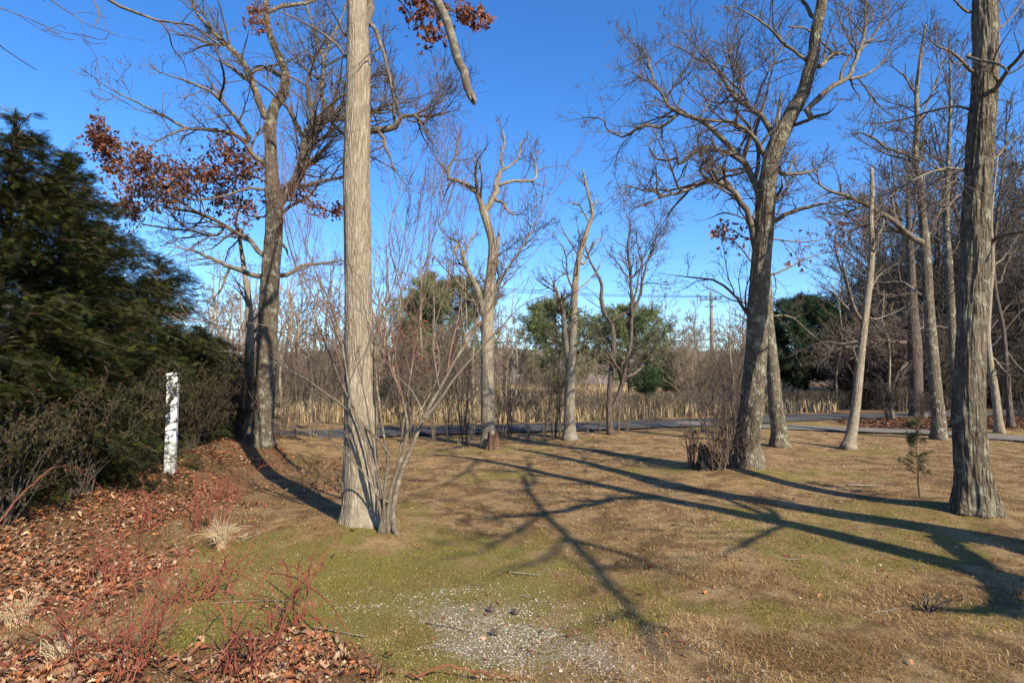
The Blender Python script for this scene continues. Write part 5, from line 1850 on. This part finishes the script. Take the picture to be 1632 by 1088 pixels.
st = np.random.default_rng(950)
for (x0, y0, x1, y1, r, lab) in [
    (808, 908, 862, 913, .007, 'short pale stick lying on the lawn above the gravel patch'),
    (1350, 778, 1408, 779, .016, 'pale fallen branch on the grass between the big oak and the right trunk'),
    (335, 968, 478, 963, .004, 'thin pale stick among the leaves at the edge of the moss'),
    (0, 1062, 150, 1068, .006, 'grey stick lying flat in the bottom left corner'),
    (385, 870, 425, 852, .007, 'grey forked twig on the moss left of the front oak'),
    (500, 1003, 585, 1018, .006, 'pale crooked twig on the moss near the bottom'),
    (680, 994, 760, 1014, .003, 'thin dark twig lying across the gravel patch'),
    (1255, 896, 1285, 893, .005, 'tiny bent twig on the right lawn below the long shadow'),
    (1390, 980, 1445, 973, .004, 'thin straw coloured stick on the right lawn near the dark debris'),
    (1070, 838, 1105, 842, .009, 'dark short stick on the lawn at the long thin shadow'),
    (730, 707, 770, 703, .02, 'pale fallen branch left of the middle forked oak'),
]:
    g0, g1 = np.array(gat(x0, y0)), np.array(gat(x1, y1))
    s = np.linspace(0, 1, 10)[:, None]
    p = np.c_[g0[None] * (1 - s) + g1[None] * s, s * 0]
    p[1:-1, :2] += np.cumsum(st.normal(size=(8, 2)), 0) * np.linalg.norm(g1 - g0) * .012
    p[:, 2] = height(p[:, 0], p[:, 1]) + r + .008
    mb = MB().tubes(p, np.linspace(r, r * .5, 10), 7, cap=True)
    a, rr = spawn(st, p[None], np.linspace(r, r * .5, 10)[None], per_m=6, lf=(.1, .3), P=5, tip=.0015, up=0.03)
    mb.tubes(a, rr, 4)
    tag(mb.build('fallen_stick', M_DARKSTICK if 'dark' in lab.split(' on ')[0].split(' lying')[0] else M_STRAW if 'straw' in lab else M_PALE) if False else mb.build('fallen_stick', M_BROWN if lab.startswith(('thin dark', 'dark')) else M_PALE), lab, 'stick')

for (px, py, lab) in [(782, 972, 'dark dried seed cone on the gravel, farthest left of three'), (821, 976, 'dark dried seed cone on the gravel, right of its neighbour'), (787, 1012, 'dark dried seed cone on the gravel, nearest of three')]:
    x, y = gat(px, py)
    z = height(x, y) + .018
    mb = MB()
    a = np.arange(10) / 10 * 6.283
    V = []
    for t in np.linspace(0, 1, 8):
        rr = .022 * math.sin(math.pi * (t * .92 + .04)) ** .7 * (1 + .22 * np.cos(5 * a + t * 20))
        V.append(np.c_[(t - .5) * .055 + a * 0, np.cos(a) * rr, np.sin(a) * rr])
    V = np.concatenate(V)
    q = np.array([[r * 10 + c, r * 10 + (c + 1) % 10, r * 10 + 10 + (c + 1) % 10, r * 10 + 10 + c] for r in range(7) for c in range(10)])
    mb.add(V + np.array([x, y, z]), q)
    tag(mb.build('seed_cone', M_BROWN), lab, 'cone', 'dried cones on the gravel')

x, y = gat(1478, 978)
d = proto_shrub('twig_debris', 'clump of dark curled twigs and leaves lying on the lower right lawn', None, .1, .13, 960, 10, .002, M_BROWN, 0, .5)
d['category'] = 'debris'
d.location = (x, y, height(x, y) + .004)


# ------------------------------------------------------------------ utility poles and wires
M_POLE = bark('weathered_pole', (.22, .16, .115), (.36, .28, .21), (.3, .26, .2), .2, 30, .4, .05)
M_WIRE, _, _b = new_mat('wire')
_b.inputs['Base Color'].default_value = (.03, .03, .035, 1)
_b.inputs['Roughness'].default_value = .5


def pole(x, y, H, rz, label):
    root = empty('utility_pole', (x, y, 0), label, 'utility pole')
    MB().tubes(np.array([[x, y, -.1], [x, y, H * .5], [x, y, H]]), np.array([.17, .15, .12]), 12, cap=True).build('pole_shaft', M_POLE, root)
    cr, sr = math.cos(rz), math.sin(rz)
    MB().box((x + .13 * sr, y - .13 * cr, H - .62), (1.9, .09, .10), rz).build('crossarm', M_POLE, root, False)
    MB().box((x + .14 * sr, y - .14 * cr, H - 1.25), (1.0, .07, .08), rz).build('crossarm', M_POLE, root, False)
    for k in (-.85, -.4, .4, .85):
        q = np.array([x + .13 * sr + k * cr, y - .13 * cr + k * sr, H - .55])
        MB().tubes(np.array([q, q + [0, 0, .07], q + [0, 0, .14], q + [0, 0, .2]]), np.array([.03, .055, .05, .02]), 8).build('insulator', M_WIRE, root)


PD = 50.0
pt = at(1133, 466, PD)
p1 = (pt[0], pt[1])
pole(p1[0], p1[1], pt[2], -.5, 'weathered wooden utility pole with crossarms beyond the pines')
q0 = at(-160, 340, 27)
pole(q0[0], q0[1], q0[2] + .1, -.5, 'second wooden utility pole carrying the wires, outside the left edge')
q2 = at(1720, 560, 95)
pole(q2[0], q2[1], q2[2] + 5, -.5, 'far wooden utility pole behind the right hand wood')
cr, sr = math.cos(-.5), math.sin(-.5)
wires = [('thin power line strung from the pole crossarm above the pines', -1.0, -.36, .011), ('thin power line strung from the pole crossarm above the pines', -.45, -.36, .011), ('thin power line strung from the pole crossarm above the pines', .45, -.36, .011),
         ('thin power line strung from the pole crossarm above the pines', 1.0, -.36, .011), ('single thin wire on the pole below the crossarms', 0, -2.3, .011), ('thick black cable crossing in front of the pines, lowest but one on the pole', 0, -4.15, .034), ('thin wire just under the thick black cable', 0, -4.75, .010)]
for lab, k, dz, r in wires:
    A = np.array([p1[0] + k * cr, p1[1] + k * sr, pt[2] + dz])
    segs = []
    for B, sag in ((np.array([q0[0] + k * cr, q0[1] + k * sr, q0[2] + dz]), 1.0), (np.array([q2[0] + k * cr, q2[1] + k * sr, q2[2] + 5 + dz]), .9)):
        s = np.linspace(0, 1, 24)[:, None]
        p = A[None] * (1 - s) + B[None] * s
        p[:, 2] -= (4 * s * (1 - s) * sag)[:, 0]
        segs.append(p)
    full = np.concatenate([segs[0][::-1], segs[1][1:]])
    o = MB().tubes(full, np.full(len(full), r), 5).build('utility_wire', M_WIRE)
    tag(o, lab, 'wire', 'wires on the utility pole')
